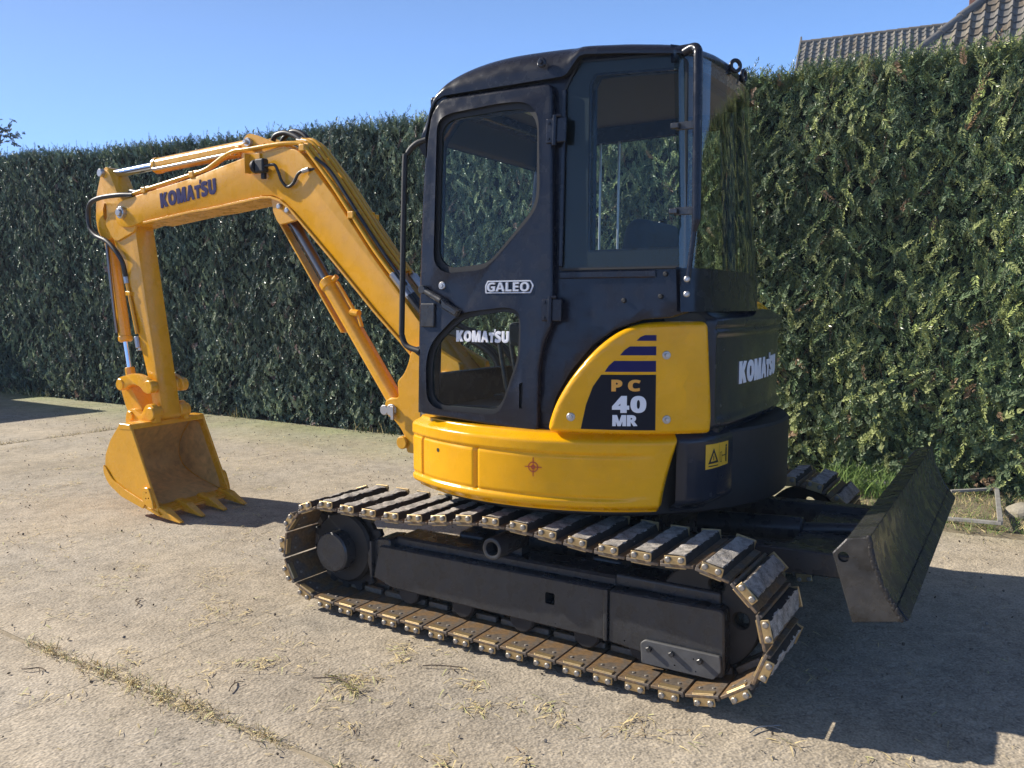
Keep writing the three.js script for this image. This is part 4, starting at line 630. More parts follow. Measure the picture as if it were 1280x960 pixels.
{
  const b = group('bucket', ex);
  const zn = 0.372, zf = -0.262;
  const skew = (g) => warp(g, (x, y, z) => [x + (z - zn) * 0.10, y, z]);     // the bucket stands a little askew
  const side = [[-2.868, 0.618], [-2.985, 0.618], [-3.10, 0.50], [-3.165, 0.39], [-3.178, 0.29], [-3.13, 0.20], [-2.99, 0.13], [-2.82, 0.085], [-2.66, 0.046], [-2.60, 0.05], [-2.597, 0.085], [-2.655, 0.19]];
  for (const s of [1, -1]) part('side_plate', skew(tess(plate(polyShape(side, 0.012), s > 0 ? zn - 0.018 : zf, s > 0 ? zn : zf + 0.018, { b: 0.003 }), 0.3)), M.boomYellow, b);
  const back = new THREE.CatmullRomCurve3([[-2.875, 0.612], [-2.985, 0.605], [-3.09, 0.495], [-3.152, 0.39], [-3.165, 0.30], [-3.12, 0.212], [-2.99, 0.145], [-2.82, 0.10], [-2.66, 0.062], [-2.59, 0.048]].map(([x, y]) => V(x, y, 0)), false, 'centripetal');
  const bp = back.getSpacedPoints(60).map((p) => [p.x, p.y]), inn = bp.map(([x, y], i) => { const a = bp[Math.max(0, i - 1)], c = bp[Math.min(60, i + 1)], l = Math.hypot(c[0] - a[0], c[1] - a[1]); return [x - (c[1] - a[1]) / l * 0.014, y + (c[0] - a[0]) / l * 0.014]; });
  part('back_plate', crease(skew(tess(plate(polyShape([...bp, ...inn.reverse()]), zf + 0.018, zn - 0.018, { b: 0.0 }), 0.4)), 0.5), M.boomYellow, b);
  // worn inside faces, 2 mm proud of the plates
  const bp2 = bp.slice(6, 56).map(([x, y], i) => { const k = i + 6, a = bp[k - 1], c = bp[k + 1], l = Math.hypot(c[0] - a[0], c[1] - a[1]); return [x - (c[1] - a[1]) / l * 0.0165, y + (c[0] - a[0]) / l * 0.0165]; });
  part('worn_lining', [skew(grid((u, v) => { const p = bp2[Math.min(49, Math.round(u * 49))]; return [p[0], p[1], zf + 0.022 + (zn - zf - 0.044) * v]; }, 49, 8)),
    ...[zn - 0.0205, zf + 0.0205].map((z) => skew(new THREE.ShapeGeometry(polyShape([[-2.90, 0.56], [-2.98, 0.57], [-3.08, 0.47], [-3.135, 0.385], [-3.145, 0.30], [-3.1, 0.225], [-2.98, 0.165], [-2.82, 0.12], [-2.68, 0.09], [-2.70, 0.16]], 0.02)).translate(0, 0, z)))], M.bucketInside, b);
  part('top_beam', skew(plate(polyShape([[-2.868, 0.622], [-2.985, 0.622], [-3.0, 0.60], [-2.99, 0.58], [-2.858, 0.585]], 0.008), zf - 0.003, zn + 0.003, { b: 0.004 })), M.boomYellow, b);
  part('cutting_lip', skew(plate([[-2.74, 0.068], [-2.60, 0.034], [-2.575, 0.044], [-2.60, 0.062], [-2.74, 0.09]], zf - 0.004, zn + 0.004, { b: 0.003 })), M.boomYellow, b);
  for (const z of [0.335, 0.152, -0.042, -0.228]) {
    const t = plate([[-2.70, 0.068], [-2.60, 0.028], [-2.405, 0.006], [-2.402, 0.014], [-2.55, 0.082], [-2.66, 0.10]], -0.032, 0.032, { b: 0.005 });
    warp(t, (x, y, zz) => [x, y, zz * (1 - 0.45 * smooth(-2.56, -2.40, x)) + z]);
    part('tooth', skew(t), M.boomYellow, b);
  }
  for (const s of [1, -1]) {
    const z = s > 0 ? zn + 0.0 : zf - 0.022;
    part('side_cutter', skew(plate(polyShape([[-2.73, 0.215, 0.03], [-2.665, 0.22, 0.03], [-2.63, 0.13, 0.02], [-2.62, 0.08, 0.01], [-2.70, 0.09, 0.03], [-2.745, 0.13, 0.03]], 0.02, [circleHole(-2.69, 0.185, 0.009), circleHole(-2.665, 0.15, 0.009), circleHole(-2.695, 0.145, 0.009)]), z, z + 0.022, { b: 0.003 })), M.boomYellow, b);
    part('wear_strip', skew(plate(polyShape([[-3.18, 0.32], [-3.186, 0.27, 0.03], [-3.135, 0.19, 0.05], [-2.99, 0.12], [-2.75, 0.065], [-2.72, 0.11], [-2.95, 0.175], [-3.08, 0.225, 0.05], [-3.15, 0.30]], 0.006), s > 0 ? zn : zf - 0.010, s > 0 ? zn + 0.010 : zf, { b: 0.002 })), M.boomYellow, b);
    part('ear', skew(crease(plate(polyShape([[-2.82, 0.61], [-2.82, 0.70, 0.06], [-2.86, 0.745, 0.06], [-2.93, 0.735, 0.06], [-2.98, 0.66], [-3.07, 0.70, 0.04], [-3.15, 0.68, 0.05], [-3.17, 0.60], [-3.12, 0.53], [-2.98, 0.60]], 0.015), s > 0 ? ZB + 0.10 : ZB - 0.145, s > 0 ? ZB + 0.145 : ZB - 0.10, { b: 0.006, bs: 2 }), 0.5)), M.boomYellow, b);
  }
  part('ear_pin', [skew(boss(-2.86, 0.675, 0.046, ZB + 0.10, ZB + 0.165)), skew(boss(-2.86, 0.675, 0.046, ZB - 0.165, ZB - 0.10)), skew(boss(-3.1, 0.645, 0.034, ZB - 0.16, ZB + 0.16))], M.boomYellow, b);
}
OFF = V(0, 0, 0);

// ---------------------------------------------------------------- hedge
function leafSpray(len, pairs, lw, ll, droop, seed, tipLeaf = true) {       // a twig along +y with leaves in the x, y plane, facing +z
  const pos = [], old = seedState; seedState = seed;
  const leaf = (bx, by, bz, dx, dy, dz, l, w, roll) => {
    const d = V(dx, dy, dz).normalize(), s = d.clone().cross(V(Math.sin(roll), 0, Math.cos(roll))).normalize(), n = s.clone().cross(d), b = V(bx, by, bz);
    const mid = b.clone().addScaledVector(d, l * 0.45), tip = b.clone().addScaledVector(d, l).addScaledVector(n, -l * 0.18), L = mid.clone().addScaledVector(s, w).addScaledVector(n, w * 0.35), R = mid.clone().addScaledVector(s, -w).addScaledVector(n, w * 0.35);
    for (const p of [b, R, tip, b, tip, L]) pos.push(p.x, p.y, p.z);
  };
  for (let i = 0; i < pairs; i++) {
    const t = (i + 0.6) / pairs, y = len * t, z = -droop * t * t;
    for (const s of [-1, 1]) { const k = 1 - 0.45 * t; leaf(0, y + rr(-0.004, 0.004), z, s * rr(0.45, 0.85), rr(0.5, 1.0), rr(-0.35, 0.35), ll * k * rr(0.75, 1.2), lw * k * rr(0.8, 1.2), rr(-0.7, 0.7)); }
  }
  if (tipLeaf) leaf(0, len, -droop, 0, 1, -0.2, ll * 0.8, lw * 0.8, 0);
  seedState = old;
  const g = new THREE.BufferGeometry(); g.setAttribute('position', new THREE.Float32BufferAttribute(pos, 3)); g.computeVertexNormals();
  return g;
}
const leafMat = (r, g, b, rough) => new THREE.MeshPhysicalMaterial({ color: col(r, g, b), roughness: rough, specularIntensity: 1, side: THREE.DoubleSide });
M.leaf = leafMat(1, 1, 1, 0.34);
M.leafThin = new THREE.MeshPhysicalMaterial({ color: col(1, 1, 1), roughness: 0.75, transmission: 0.35, thickness: 0, side: THREE.DoubleSide });
const tmpM = new THREE.Matrix4(), tmpC = new THREE.Color();
function scatter(name, geo, mat, items, parent) {            // items: {p, q, s, c}
  const m = new THREE.InstancedMesh(geo, mat, items.length); m.name = name; m.userData.kind = 'stuff'; m.castShadow = m.receiveShadow = true;
  items.forEach((it, i) => { tmpM.compose(it.p, it.q, typeof it.s === 'number' ? V(it.s, it.s, it.s) : it.s); m.setMatrixAt(i, tmpM); m.setColorAt(i, it.c); });
  parent.add(m); return m;
}
const orient = (axis, face) => { const y = axis.clone().normalize(), x = y.clone().cross(face).normalize(), z = x.clone().cross(y); return new THREE.Quaternion().setFromRotationMatrix(new THREE.Matrix4().makeBasis(x, y, z)); };
const HX0 = -19.5, HX1 = 12.5;
const hedgeTop = (x) => -0.5 * smooth(4.9, 5.4, x) + (x > -3 ? 3.30 - 0.012 * x : x > -7 ? 3.336 + (-3 - x) * 0.042 : 3.504 + (-7 - x) * 0.055) + 0.06 * (fbm(x * 0.9 + 60, 3.3, 512, 401, 3) - 0.5);  // unseen right end shaped lower so the rear glass mirrors sky
const hedgeFace = (x, y) => -3.50 + 0.20 * (fbm(x * 0.8 + 60, y * 0.55 + 9, 512, 411, 3) - 0.5) + 0.08 * (vnoise(x * 3.4 + 60, y * 1.7 + 9, 512, 415) - 0.5) - 0.05 * Math.max(0, y - 2.6);
{
  const h = thing('hedge', 'tall clipped evergreen hedge running behind the excavator', 'hedge', V(-3, 0, -4));
  OFF = V(-3, 0, -4);
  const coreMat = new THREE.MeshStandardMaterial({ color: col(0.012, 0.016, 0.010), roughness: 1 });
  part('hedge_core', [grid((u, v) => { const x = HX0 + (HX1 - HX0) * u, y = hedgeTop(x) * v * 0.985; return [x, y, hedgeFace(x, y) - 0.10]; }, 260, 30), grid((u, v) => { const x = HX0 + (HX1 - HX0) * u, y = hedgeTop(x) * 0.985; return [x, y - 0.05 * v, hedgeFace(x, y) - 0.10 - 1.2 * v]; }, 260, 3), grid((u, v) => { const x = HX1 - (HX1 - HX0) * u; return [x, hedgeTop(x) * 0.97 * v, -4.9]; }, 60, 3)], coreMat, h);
  const kinds = [[], [], [], []];
  const addSpray = (x, y, z, top, broad) => {
    const n = top ? V(rr(-0.3, 0.3), 1, rr(-0.2, 0.5)) : V(rr(-1.5, 0.3), rr(-0.1, 0.9), 1);
    const axis = top ? V(rr(-0.6, 0.6), rr(0.4, 1.2), rr(-0.3, 0.7)) : V(rr(-0.35, 0.85), rnd() < 0.35 ? rr(-1.0, -0.3) : rr(0.3, 1.0), rr(0.05, 0.65));
    const k = rnd(), patch = fbm(x * 0.7 + 30, y * 0.7 + 5, 512, 421, 3) + 0.45 * smooth(-2, 2, x) * (1 - smooth(0.8, 2.4, y));
    const br = 0.62 + 0.75 * rnd() * rnd() + 0.5 * (patch - 0.4);
    if (k < 0.022) tmpC.setRGB(0.30, 0.19, 0.10); else if (k < 0.24 + 0.14 * patch) tmpC.setRGB(0.38 * br, 0.43 * br, 0.15 * br); else tmpC.setRGB(0.125 * br, 0.185 * br, 0.078 * br);
    const hazeTint = 1 - smooth(-5, 1, x); tmpC.r *= 1 - 0.06 * hazeTint; tmpC.b *= 1 + 0.7 * hazeTint;  // bluish haze over the left end painted into the leaf colour
    const kind = broad ? 3 : Math.floor(rnd() * 3);
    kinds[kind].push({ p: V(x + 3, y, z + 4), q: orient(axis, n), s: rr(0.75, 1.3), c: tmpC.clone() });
  };
  const dens = (x) => (x < -14 || x > 6 ? 160 : x < -9 ? 430 : x < -3.5 ? 680 : 900);
  for (let x = HX0; x < HX1; x += 0.25) {
    const top = hedgeTop(x), n = Math.round(dens(x) * 0.25 * top);
    for (let i = 0; i < n; i++) {
      const xx = x + rnd() * 0.25, yy = Math.pow(rnd(), 1.03) * top;
      const gap = fbm(xx * 2.6 + 60, yy * 1.6 + 7, 512, 431, 3); const deep = gap < 0.40 ? rr(0.03, 0.12) : 0;
      
      const low = 1 - smooth(0.2, 1.3, yy);
      addSpray(xx, yy, hedgeFace(xx, yy) + rr(-0.09, 0.03) + (rnd() < 0.34 ? rr(0.02, 0.17) : 0) - deep, false, rnd() < 0.03 + 0.5 * low + 0.14 * (1 - smooth(-6, -2, xx)));
    }
    const nt = Math.round(dens(x) * 0.25 * 1.0);
    for (let i = 0; i < nt; i++) { const xx = x + rnd() * 0.25, d = Math.pow(rnd(), 1.4) * 1.2; addSpray(xx, hedgeTop(xx) * 0.985 + rr(-0.05, 0.035) - 0.05 * d, hedgeFace(xx, hedgeTop(xx)) - d, true, false); }
  }
  const geos = [leafSpray(0.12, 8, 0.0065, 0.040, 0.02, 1), leafSpray(0.16, 10, 0.006, 0.036, 0.05, 2), leafSpray(0.10, 7, 0.0075, 0.042, 0.01, 3), leafSpray(0.12, 5, 0.016, 0.046, 0.03, 4)];
  geos.forEach((g, i) => scatter(i === 3 ? 'broad_leaves' : 'foliage', g, i > 1 ? M.leafThin : M.leaf, kinds[i], h));
  // bare twigs that show among the leaves
  const tw = []; for (let i = 0; i < 260; i++) { const x = rr(-11, 5), y = rr(0.3, 2.9), z = hedgeFace(x, y) + rr(-0.02, 0.06), l = rr(0.12, 0.4), a = rr(-0.6, 0.6); tw.push(bar(V(x, y, z), V(x + Math.sin(a) * l, y + Math.cos(a) * l, z + rr(-0.02, 0.06)), 0.004, 0.002, 5)); }
  const tm = part('twigs', tw, new THREE.MeshStandardMaterial({ color: col(0.13, 0.085, 0.05), roughness: 0.9 }), h); tm.userData.kind = 'stuff';
  OFF = V(0, 0, 0);
}

// ---------------------------------------------------------------- tree beyond the left end of the hedge
{
  const t = thing('tree', 'dark leafy tree rising beyond the left end of the hedge', 'tree', V(-26.0, 0, -9));
  const bark = new THREE.MeshStandardMaterial({ color: col(0.07, 0.055, 0.04), roughness: 1 });
  part('trunk', [bar(V(0, 0, 0), V(0.1, 4.6, 0), 0.22, 0.12), bar(V(0.1, 4.4, 0), V(0.7, 6.2, 0.2), 0.10, 0.03), bar(V(0.1, 4.5, 0), V(-0.6, 6.6, -0.3), 0.10, 0.03), bar(V(0.05, 4.0, 0), V(0.3, 6.9, -0.4), 0.09, 0.02)], bark, t);
  const items = [];
  const blobs = Array.from({ length: 26 }, () => { const a = rr(0, 6.28), r = Math.sqrt(rnd()) * 1.35; return V(Math.cos(a) * r, rr(4.6, 7.3), Math.sin(a) * r); });
  for (const b of blobs) for (let i = 0; i < 55; i++) { const p = b.clone().add(V(gauss() * 0.26, gauss() * 0.2, gauss() * 0.26)), br = rr(0.6, 1.3); items.push({ p, q: orient(V(rr(-1, 1), rr(-0.6, 1), rr(-1, 1)), V(rr(-1, 1), rr(-0.2, 1), rr(-1, 1))), s: rr(1.4, 2.4), c: col(0.035 * br, 0.055 * br, 0.025 * br) }); }
  scatter('crown', leafSpray(0.13, 4, 0.021, 0.062, 0.03, 4), M.leaf, items, t);
}

// ---------------------------------------------------------------- houses behind the hedge
const tileMats = [[0.17, 0.155, 0.135], [0.13, 0.12, 0.105], [0.20, 0.175, 0.135], [0.15, 0.12, 0.085]].map((c, i) => new THREE.MeshStandardMaterial({ map: paintMap(...c, 0.5, 1.1, 501 + i), roughness: 0.85 }));
function pantile(w, l) {                       // local: x across, y down the slope towards -y, z out of the roof
  const n = 8, pts = [], back = [];
  for (let i = 0; i <= n; i++) { const u = i / n, z = u < 0.68 ? 0.014 * Math.sin(u / 0.68 * Math.PI) * -1 + 0.012 : 0.012 + 0.075 * Math.sin((u - 0.68) / 0.32 * Math.PI); pts.push([(u - 0.5) * w * 1.04, z]); back.unshift([(u - 0.5) * w * 1.04, z - 0.022]); }
  const g = new THREE.ExtrudeGeometry(polyShape([...pts, ...back]), { depth: l * 1.12, bevelEnabled: false }); g.rotateX(Math.PI / 2); g.translate(0, l * 0.56, 0);
  g.rotateX(-0.115); return boxUV(crease(g, 0.7));
}
const tileGeo = pantile(0.30, 0.34);
function roofPlane(parent, x0, x1, yTop, zTop, rows, slope, inside) {        // rows of tiles from the top edge down
  const cs = Math.cos(slope), sn = Math.sin(slope), q = new THREE.Quaternion().setFromAxisAngle(V(1, 0, 0), slope - Math.PI / 2);
  let n = 0;
  for (let r = 0; r < rows; r++) for (let x = x0 + 0.15; x < x1; x += 0.30) {
    const d = (r + 0.5) * 0.34, y = yTop - d * sn, z = zTop + d * cs;
    if (inside && !inside(x, y)) continue;
    const m = new THREE.Mesh(tileGeo, tileMats[Math.floor(rnd() * 4)]); m.name = n ? 'roof_tile_' + String(n).padStart(3, '0') : 'roof_tile'; n++;
    m.position.set(x + rr(-0.004, 0.004), y, z).add(V(0, cs * 0.03, sn * 0.03)); m.quaternion.copy(q); m.rotateZ(rr(-0.012, 0.012)); m.castShadow = m.receiveShadow = true; parent.add(m);
  }
}
const brickMat = new THREE.MeshStandardMaterial({ map: paintMap(0.25, 0.11, 0.07, 0.4, 1.4, 521), roughness: 0.9 });
const tileDark = new THREE.MeshStandardMaterial({ color: col(0.10, 0.095, 0.09), roughness: 0.9 });
{
  // nearer house: a hipped tiled roof seen above the hedge at the right
  const h = thing('house', 'house with a steep grey tiled roof and hip at the top right', 'house', V(5, 0, -25));
  OFF = V(5, 0, -25);
  part('wall', box(7, 3.2, -25.5, 13, 6.4, 12, 0.02), brickMat, h);
  const hipL = (y) => -0.55 + (y - 7.84) * 0.889;                     // x of the hip at height y
  const yE = 6.5, zE = -19, yR = 12.0;
  const roof = part('roof', [plate(polyShape([[hipL(yE), 0], [14, 0], [14, (yR - yE) * Math.SQRT2], [hipL(yR), (yR - yE) * Math.SQRT2]]), -0.06, -0.002, { b: 0 })].map((g) => { g.rotateX(-Math.PI / 4); g.translate(0, yE, zE); return g; }), tileDark, h);
  part('hip_ridge', Array.from({ length: 12 }, (_, i) => { const y0 = yE + i * 0.46, y1 = y0 + 0.47; const P = (y, o) => V(hipL(y), y + 0.05 + o, zE - (y - yE)); return bar(P(y0, 0.02), P(y1, 0), 0.115, 0.10, 10); }), new THREE.MeshStandardMaterial({ color: col(0.14, 0.13, 0.12), roughness: 0.9 }), h);
  part('chimney', box(0.62, 9.9, -24.3, 0.62, 2.4, 0.6, 0.01), brickMat, h);
  const side = grid((u, v) => [hipL(yE) + (hipL(yR) - hipL(yE)) * v + 0.0, yE + (yR - yE) * v - 0.03, zE - (yR - yE) * v - 12 * u * (1 - v)], 2, 2); part('roof_side', side, tileDark, h);
  OFF = V(0, 0, 0);
  roofPlane(h, -0.9 - 5, 9.0 - 5, yR, zE - (yR - yE) + 25, 22, Math.PI / 4, (x, y) => y > 7.7 && y < 10.4 && x + 5 > hipL(y) + 0.1);
}
{
  // farther house: a long lower roof left of the hip
  const h = thing('house', 'farther house with a long low brown tiled roof left of the hip', 'house', V(-6.37, 0, -37.3));
  h.rotation.y = 0.13;
  part('wall', box(5, 4.5, -4, 11.6, 9.0, 8, 0.02), brickMat, h);
  const yR = 13.2, zR = 1.2;
  part('roof', [(() => { const g = plate(polyShape([[-0.95, 0], [12, 0], [12, -5], [-0.95, -5]]), -0.08, -0.005, { b: 0 }); g.rotateX(-Math.PI / 4); g.translate(0, yR, zR); return g; })(), (() => { const g = plate(polyShape([[-0.95, 0], [12, 0], [12, -5], [-0.95, -5]]), 0.005, 0.08, { b: 0 }); g.rotateX(Math.PI / 4); g.translate(0, yR, zR); return g; })()], tileDark, h);
  part('ridge', Array.from({ length: 26 }, (_, i) => bar(V(-0.95 + i * 0.44, yR + 0.03, zR), V(-0.95 + i * 0.44 + 0.45, yR + 0.02, zR), 0.12, 0.11, 8)), tileMats[3], h);
  part('verge', box(-0.97, -1.2, 0, 0.07, 3.4, 0.16, 0.01).rotateX(-Math.PI / 4).translate(0, yR, zR), tileMats[0], h);
  roofPlane(h, -0.95, 7.6, yR, zR, 7, Math.PI / 4, null);
}

// ---------------------------------------------------------------- garage and wall left of the frame, whose shadow lies on the yard
{
  const g = thing('garage', 'plain brick garage at the left side of the yard', 'garage', V(-16, 0, 3));
  part('wall', [box(0.1, 1.6, 0.5, 5.4, 3.2, 10, 0.01)], brickMat, g);
  part('flat_roof', box(0.1, 3.22, 0.5, 5.5, 0.09, 10.1, 0.01), tileDark, g);
  const w = thing('garden_wall', 'low brick garden wall between garage and hedge', 'wall', V(-13.3, 0, -2.45));
  part('brickwork', box(0, 0.78, 0, 0.22, 1.56, 1.8, 0.005), brickMat, w); part('coping', box(0, 1.585, 0, 0.3, 0.06, 1.8, 0.01), tileDark, w);
}

// ---------------------------------------------------------------- dry grass, clippings, weeds, litter
function blade(len, w, bendBy, segs = 3) {
  const pos = []; const P = (t, s) => [s * w * (1 - t * 0.85), len * t * (1 - 0.25 * bendBy * t), len * bendBy * t * t * 0.7];
  for (let i = 0; i < segs; i++) { const a = P(i / segs, -1), b = P(i / segs, 1), c = P((i + 1) / segs, 1), d = P((i + 1) / segs, -1); pos.push(...a, ...b, ...c, ...a, ...c, ...d); }
  const g = new THREE.BufferGeometry(); g.setAttribute('position', new THREE.Float32BufferAttribute(pos, 3)); g.computeVertexNormals(); return g;
}
M.straw = new THREE.MeshStandardMaterial({ color: 0xffffff, roughness: 0.8, side: THREE.DoubleSide });
const strawCol = () => { const k = rr(0.65, 1.15), g = rnd(); return g < 0.7 ? col(0.74 * k, 0.59 * k, 0.29 * k) : g < 0.88 ? col(0.56 * k, 0.55 * k, 0.23 * k) : col(0.30 * k, 0.21 * k, 0.11 * k); };
const upright = (tiltBy) => new THREE.Quaternion().setFromEuler(new THREE.Euler(rr(-tiltBy, tiltBy), rr(0, 6.283), rr(-tiltBy, tiltBy)));
const flatQ = () => new THREE.Quaternion().setFromEuler(new THREE.Euler(Math.PI / 2 + rr(-0.28, 0.1), 0, rr(0, 6.283), 'YXZ')).premultiply(new THREE.Quaternion().setFromAxisAngle(V(0, 1, 0), rr(0, 6.283)));
{
  const items = [];
  for (let x = -8; x < 4.5; x += 0.011) {
    const d = fbm(x * 1.6 + 80, 2.2, 512, 601, 3) + 0.25 * (vnoise(x * 6 + 80, 1.5, 1024, 607) - 0.5) - 0.03; if (d < 0.40) continue;
    const n = Math.round(1 + (d - 0.40) * 44 * rnd()), wd = 0.010 + 0.085 * (d - 0.40);
    for (let i = 0; i < n; i++) items.push({ p: V(x + rr(-0.02, 0.02), -0.010, 1.88 + gauss() * wd), q: upright(1.35), s: rr(0.5, 1.25), c: strawCol() });
    for (let i = 0; i < n; i++) items.push({ p: V(x + rr(-0.03, 0.03), rr(-0.002, 0.012), 1.88 + gauss() * wd * 1.2), q: flatQ(), s: rr(0.4, 1.0), c: strawCol() });
  }
  for (let z = -3.2; z < 1.8; z += 0.012) { const d = fbm(z * 1.6 + 80, 7.2, 512, 611, 3); if (d > 0.42) for (let i = 0; i < 3; i++) items.push({ p: V(-6.66 + gauss() * 0.03, -0.01, z), q: upright(0.9), s: rr(0.6, 1.4), c: strawCol() }); }
  const j = scatter('joint_grass', blade(0.042, 0.0021, 0.9), M.straw, items, scene); j.userData.label = 'dry yellow grass growing along the joints between concrete slabs'; j.userData.category = 'dry grass';
}
{
  const items = [];
  const clump = (x, z, r, n, stretch = 1.6) => { const a = rr(0, 3.1), ca = Math.cos(a), sa = Math.sin(a); for (let i = 0; i < n; i++) { const u = gauss() * r * stretch * 0.5, v = gauss() * r * 0.4; items.push({ p: V(x + u * ca - v * sa, rr(0.001, 0.010), z + u * sa + v * ca), q: flatQ(), s: rr(0.5, 1.4), c: strawCol() }); } };
  for (const [x, z, r, n] of [[-0.334, 1.52, 0.10, 70], [0.12, 1.45, 0.13, 130], [-0.83, 1.74, 0.06, 25], [0.60, 1.36, 0.07, 45], [0.09, 1.13, 0.08, 50], [-0.9, 1.2, 0.16, 60], [-1.35, 0.9, 0.2, 70], [-1.75, 1.25, 0.15, 45], [0.86, 1.24, 0.08, 55], [1.13, 1.18, 0.07, 40], [0.52, 1.22, 0.05, 25], [0.75, 1.72, 0.07, 30], [-1.9, 0.3, 0.3, 70], [-3.0, 1.2, 0.3, 90], [-4.2, 0.4, 0.4, 110], [-3.6, -0.8, 0.5, 120], [-5.5, -1.4, 0.5, 100], [1.9, 0.95, 0.06, 12], [0.95, 1.55, 0.05, 20]]) clump(x, z, r, n);
  for (let i = 0; i < 150; i++) clump(rr(-7, 1.8), rr(-2.4, 2.3), rr(0.04, 0.18), Math.round(rr(5, 26)));
  for (let i = 0; i < 2600; i++) items.push({ p: V(rr(-8, 2.6), 0.002, rr(-3, 2.5)), q: flatQ(), s: rr(0.3, 1.1), c: strawCol() });
  for (let i = 0; i < 4200; i++) { const z = -3.3 + Math.pow(rnd(), 1.5) * 1.7; const k = rr(0.5, 1.1); items.push({ p: V(rr(-12, 2.4), 0.003, z), q: flatQ(), s: rr(0.4, 1.3), c: rnd() < 0.5 ? col(0.22 * k, 0.21 * k, 0.08 * k) : strawCol() }); }
  const s = scatter('straw_clippings', blade(0.05, 0.0021, 0.35), M.straw, items, scene); s.userData.label = 'yellow grass and hedge clippings scattered over the concrete'; s.userData.category = 'clippings';
  const bits = []; for (let i = 0; i < 1500; i++) { const hedge = rnd() < 0.5; const k = rr(0.5, 1.2), c = rnd() < 0.5 ? col(0.13 * k, 0.10 * k, 0.07 * k) : col(0.40 * k, 0.35 * k, 0.28 * k); bits.push({ p: V(rr(-9, 2.6), 0.003, hedge ? -3.3 + Math.pow(rnd(), 1.3) * 2 : rr(-1.5, 2.5)), q: upright(3), s: V(rr(0.4, 1.5), rr(0.3, 0.8), rr(0.4, 1.4)), c }); }
  const ps = scatter('grit', new THREE.DodecahedronGeometry(0.0055, 0), new THREE.MeshStandardMaterial({ color: 0xffffff, roughness: 0.95 }), bits, scene); ps.userData.label = 'small grit and crumbs strewn over the concrete'; ps.userData.category = 'grit';
}
{
  const items = [];
  for (let i = 0; i < 15000; i++) {
    const x = rr(0.85, 4.6), z = -3.45 + Math.pow(rnd(), 1.25) * 1.55; if (z > -2.15 + 0.25 * (vnoise(x * 4 + 9, 3, 512, 621) - 0.5) - (x < 1.6 ? (1.6 - x) * 0.7 : 0)) continue;
    const d = fbm(x * 3 + 20, z * 3 + 20, 512, 631, 3); if (d < 0.30) continue; const k = rr(0.7, 1.5); const tall = x > 0.95 && x < 1.5 && z < -2.75;
    items.push({ p: V(x, 0.012, z), q: upright(tall ? 0.6 : 1.2), s: rr(0.3, 0.8) * (tall ? 2.2 : 0.8) * (0.5 + d), c: rnd() < 0.6 || tall ? col(0.12 * k, 0.19 * k, 0.04 * k) : strawCol() });
  }
  for (let i = 0; i < 1500; i++) { const x = rr(-12, 0.9), k = rr(0.5, 1.2); if (vnoise(x * 2.4 + 50, 4, 512, 641) < 0.55) continue; items.push({ p: V(x, -0.01, -3.32 + gauss() * 0.07), q: upright(0.7), s: rr(0.5, 1.5), c: rnd() < 0.6 ? col(0.08 * k, 0.12 * k, 0.03 * k) : strawCol() }); }
  const g = scatter('grass', blade(0.12, 0.0035, 0.6), M.straw, items, scene); g.userData.label = 'patchy grass and weeds growing at the foot of the hedge'; g.userData.category = 'grass';
}
{ // grassy soil strip where the slabs end at the right
  const soil = new THREE.MeshStandardMaterial({ map: rep(groundTint, 1.3), roughness: 1 });
  const m = new THREE.Mesh(boxUV(clean(grid((u, v) => { const x = 0.9 + 8 * u, zf = -2.12 + 0.22 * (fbm(x * 2 + 9, 3, 512, 651, 3) - 0.5) - Math.max(0, 1.6 - x) * 0.8; return [x, 0.012 * Math.sin(v * 3.1) + 0.004 + 0.02 * (fbm(x * 5 + 9, v * 7 + 3, 512, 655, 3) - 0.4) * Math.min(1, v * 5) - (v === 0 ? 0.02 : 0), zf + (-3.9 - zf) * v]; }, 90, 24))), soil);
  m.name = 'soil_strip'; m.userData.kind = 'structure'; m.receiveShadow = true; scene.add(m);
}
const greyWood = new THREE.MeshStandardMaterial({ map: paintMap(0.27, 0.26, 0.24, 0.5, 0.3, 701), roughness: 0.85 });
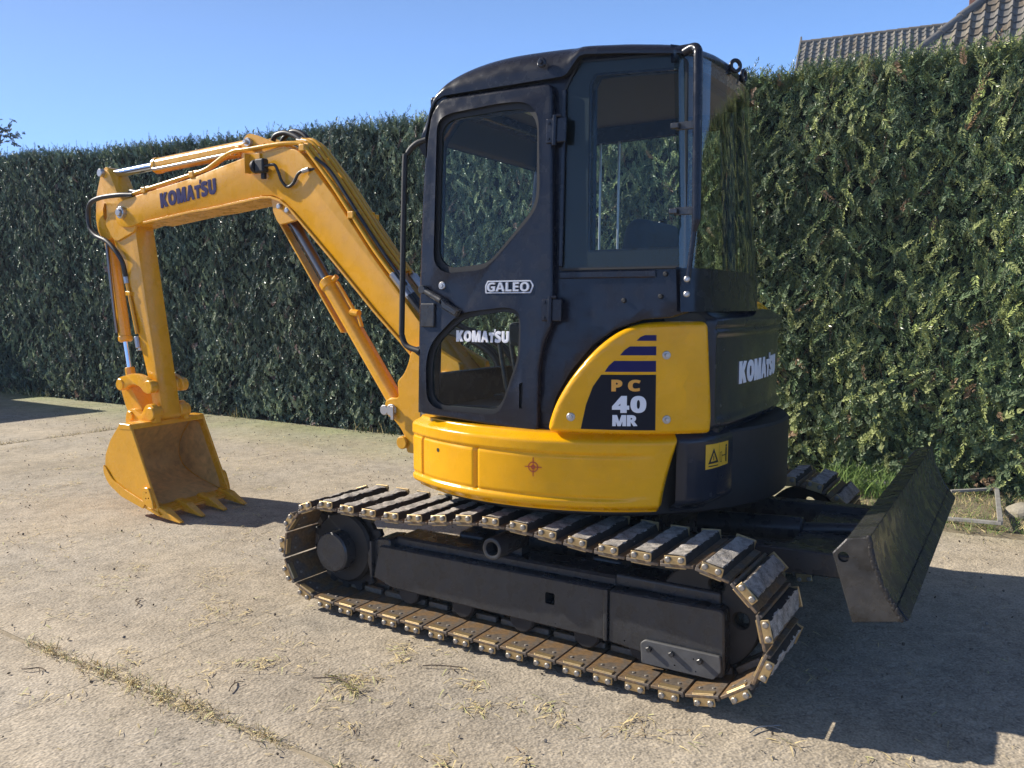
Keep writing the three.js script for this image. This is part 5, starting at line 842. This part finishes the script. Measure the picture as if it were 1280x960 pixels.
{
  const f = thing('wooden_frame', 'broken weathered grey frame lying on the grass behind the blade', 'frame', V(2.0, 0.045, -2.7));
  const rail = (a, b, w, t) => { const d = b.clone().sub(a), g = new RoundedBoxGeometry(d.length(), t, w, 1, 0.003); g.applyQuaternion(new THREE.Quaternion().setFromUnitVectors(V(1, 0, 0), d.normalize())); g.translate((a.x + b.x) / 2, (a.y + b.y) / 2, (a.z + b.z) / 2); return g; };
  part('rail', rail(V(-0.22, -0.012, 0.36), V(0.13, 0.02, 0.44), 0.032, 0.022), greyWood, f);
  part('rail', rail(V(0.12, 0.03, 0.45), V(0.07, 0.03, -0.62), 0.03, 0.022), greyWood, f);
  part('rail', rail(V(-0.22, 0.0, -0.50), V(0.06, 0.03, -0.62), 0.03, 0.02), greyWood, f);
  const p = thing('plank', 'weathered grey plank lying at the hedge foot left of the blade', 'plank', V(1.22, 0.05, -3.18));
  part('board', rail(V(-0.25, 0, 0.02), V(0.32, 0.015, -0.04), 0.11, 0.022), greyWood, p);
  const st = new THREE.Mesh(boxUV(clean(warp(new THREE.IcosahedronGeometry(0.085, 3), (x, y, z) => { const n = 0.8 + 0.45 * fbm(x * 14 + 9, y * 14 + z * 9 + 9, 512, 711, 3); return [x * n * 1.25, y * n * 0.75, z * n]; }))), new THREE.MeshStandardMaterial({ map: paintMap(0.30, 0.27, 0.21, 0.4, 0.2, 713), roughness: 0.9 }));
  st.geometry.computeVertexNormals(); st.name = 'stone'; st.position.set(2.24, 0.05, -2.70); st.castShadow = st.receiveShadow = true; st.userData = { label: 'pale rounded stone at the right edge beside the grass', category: 'stone' }; scene.add(st);
}
{
  const twigMat = new THREE.MeshStandardMaterial({ color: col(0.16, 0.115, 0.075), roughness: 0.9 });
  [[-1.02, 2.02, 0.6, 0.10, 'dry brown twig nearest the lower left corner, below the grassy joint'], [-0.25, 1.70, 2.2, 0.09, 'small dry twig on the concrete just above the grassy joint'], [-1.35, 1.36, 2.6, 0.11, 'dry twig lying alone on the open concrete at the left'], [1.52, 0.96, 0.9, 0.13, 'pale stick lying on the concrete behind the rear end of the near track'], [0.32, 1.16, 0.45, 0.16, 'long dry twig beside the middle of the near track']].forEach(([x, z, a, l, label]) => {
    const p = [[-l / 2, 0.006, rr(-0.01, 0.01)], [-l * 0.2, 0.009, rr(-0.012, 0.012)], [l * 0.15, 0.007, rr(-0.012, 0.012)], [l / 2, 0.005, rr(-0.02, 0.02)]];
    const t = new THREE.Mesh(merged([tube(p, 0.0026, 18, 6), tube([p[2], [l * 0.28, 0.008, 0.016], [l * 0.36, 0.004, 0.03]], 0.0016, 6, 5)]), label.startsWith('pale') ? greyWood : twigMat);
    t.name = numbered('dry_twig'); t.position.set(x, 0, z); t.rotation.y = a; t.castShadow = t.receiveShadow = true; t.userData = { label, category: 'twig', group: 'dry twigs on the concrete' }; scene.add(t);
  });
  const sp = thing('hedge_sprig', 'fallen yellowed hedge sprig on the concrete in front of the track', 'sprig', V(0.06, 0.008, 1.47));
  const sg = [tube([[-0.10, 0, 0.03], [0, 0.006, -0.01], [0.13, 0, 0.02]], 0.003, 14, 6)]; part('stem', sg, twigMat, sp);
  const lv = []; for (let i = 0; i < 9; i++) { const g = leafSpray(0.06, 5, 0.004, 0.02, 0.01, 40 + i); g.rotateX(-Math.PI / 2 + rr(-0.2, 0.2)); g.rotateY(rr(-1.3, 1.3) - 1.2); g.translate(-0.08 + i * 0.022, 0.006, rr(-0.01, 0.02)); lv.push(g); }
  part('leaves', lv, new THREE.MeshStandardMaterial({ color: col(0.38, 0.34, 0.12), roughness: 0.8, side: THREE.DoubleSide }), sp);
}

scene.fog = new THREE.FogExp2(new THREE.Color(0.74, 0.88, 1.0), 0.0016);
renderer.render(scene, camera);
